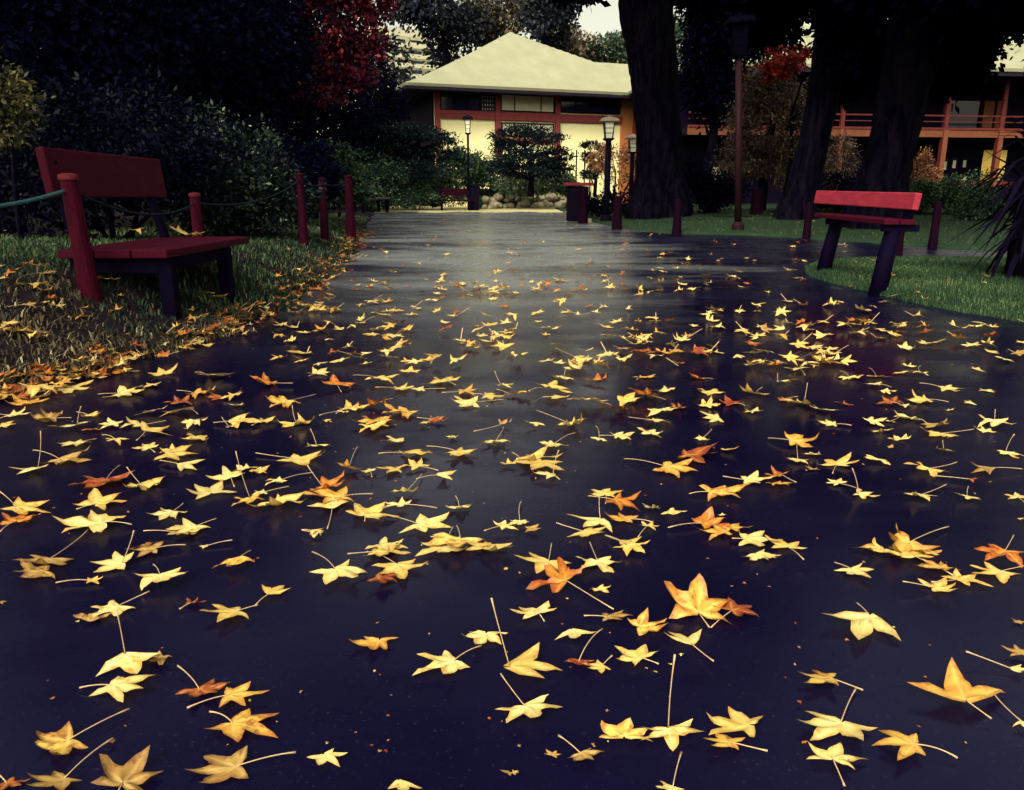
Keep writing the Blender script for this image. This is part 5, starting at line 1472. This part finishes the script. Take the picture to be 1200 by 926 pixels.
# ------------------------------------------------------------------ the many small leaves farther away (past the counted ones)
def leaf_mass(name, spots, label=None):
    """spots: (x, y, z, size, colour, pose)"""
    keys = list(LM); allV, allF, mi, ve, ed = [], [], [], [], []
    lib = [make_leaf(5000 + j, [0, 1, 1, 2, 2, 3][j % 6], 3, 2) for j in range(24)]
    for (x, y, z, s, c, pose) in spots:
        cand = [j for j in range(24) if [0, 1, 1, 2, 2, 3][j % 6] == pose]
        V, F, VE, ED = lib[rnd.choice(cand)]
        Rm = Matrix.Rotation(rnd.uniform(0, 6.28), 3, 'Z') @ Matrix.Rotation(rnd.gauss(0, .15), 3, 'X') @ Matrix.Rotation(rnd.gauss(0, .15), 3, 'Y')
        q = [Rm @ v * s for v in V]; zm = min(v.z for v in q); o = len(allV)
        allV += [(v.x + x, v.y + y, v.z - zm + z) for v in q]; allF += [tuple(a + o for a in f) for f in F]; mi += [keys.index(c)] * len(F); ve += [min(1, k * 2.2) for k in VE]; ed += ED
        if s > .02 and rnd.random() < .4:          # its stalk, a thin strip
            a = rnd.uniform(0, 6.28); L = s * rnd.uniform(.8, 1.4); d = Vector((math.cos(a), math.sin(a), rnd.uniform(0, .7))) * L; w_ = .0022
            o = len(allV); allV += [(x - w_, y, z + .004), (x + w_, y, z + .004), (x + d.x + w_, y + d.y, z + .006 + d.z), (x + d.x - w_, y + d.y, z + .006 + d.z)]
            allF.append((o, o + 1, o + 2, o + 3)); mi.append(len(keys)); ve += [1] * 4; ed += [0] * 4
    me = bpy.data.meshes.new(name); me.from_pydata(allV, [], allF)
    for kx in keys: me.materials.append(LM[kx])
    me.materials.append(M['stem'])
    me.polygons.foreach_set('material_index', mi); me.polygons.foreach_set('use_smooth', [True] * len(allF))
    for an, av in (('vein', ve), ('edge', ed)):
        a = me.attributes.new(an, 'FLOAT', 'POINT'); a.data.foreach_set('value', np.array(av, dtype=np.float32))
    me.update(); tag(link(name, me), kind='stuff')
spots = []
def colpick(p): return rnd.choices('pygordt', p)[0]
clusters = [(rnd.uniform(330, 960), rnd.uniform(330, 432)) for _ in range(50)] + [(rnd.uniform(960, 1190), rnd.uniform(375, 432)) for _ in range(9)]
n_ = 0
while n_ < 380:
    u = rnd.random()
    if u < 0.62:
        c = rnd.choice(clusters); px, py = rnd.gauss(c[0], 24), rnd.gauss(c[1], 4.5)
    elif u < 0.85: px, py = rnd.uniform(300, 1180), 300 + 132 * rnd.random() ** .6
    else: px, py = rnd.uniform(420, 1000), 258 + 70 * rnd.random()
    if py > 434 or py < 254: continue
    p = hit(px, py)
    if ground_z(p.x, p.y) > .006: continue
    n_ += 1
    spots.append((p.x, p.y, .006 + rnd.uniform(0, .012), rnd.uniform(.044, .078), colpick([46, 26, 10, 6, 5, 3, 4]), rnd.choice([0, 0, 1, 1, 2, 3])))
for _ in range(150):       # small far ones
    px, py = rnd.uniform(430, 960), 256 + 90 * rnd.random() ** 1.3; p = hit(px, py)
    if ground_z(p.x, p.y) > .006 or p.y > 30: continue
    spots.append((p.x, p.y, .006, rnd.uniform(.03, .06), colpick([30, 18, 10, 10, 14, 8, 10]), rnd.choice([0, 1, 1, 2, 3])))
for _ in range(320):       # crumbs of broken leaf on the near asphalt
    y = 0.9 + 3.6 * rnd.random() ** 1.3; x = rnd.uniform(-.72, .72) * y
    if ground_z(x, y) > .006: continue
    spots.append((x, y, .005, rnd.uniform(.0022, .007), colpick([8, 10, 12, 12, 20, 8, 30]), rnd.choice([0, 1, 2])))
for _ in range(70):        # on the lawns
    px, py = rnd.choice([(rnd.uniform(960, 1200), rnd.uniform(306, 368)), (rnd.uniform(700, 1000), rnd.uniform(252, 272)), (rnd.uniform(0, 420), rnd.uniform(270, 400)), (rnd.uniform(0, 150), rnd.uniform(300, 430))])
    p = hit(px, py); gz = ground_z(p.x, p.y)
    spots.append((p.x, p.y, gz + .02, rnd.uniform(.03, .055), colpick([35, 22, 12, 8, 8, 2, 13]), rnd.choice([1, 2, 2, 3])))
leaf_mass('scattered_leaves', spots)
# the drift of red and orange leaves caught along the left edge of the path
spots = []
for _ in range(560):
    y = 2.75 + 12.5 * rnd.random() ** 1.7; t = rnd.gauss(0.015, .085)
    if y > 6: t = rnd.gauss(0.04, .12)
    x = left_edge(y) - t; near = y < 5.5
    spots.append((x, y, ground_z(x, y) + rnd.uniform(0.0, .03), rnd.uniform(.028, .06), colpick([10, 13, 18, 24, 22, 8, 12] if near else [3, 5, 12, 26, 30, 18, 6]), rnd.choice([1, 2, 2, 3])))
leaf_mass('leaf_drift', spots)
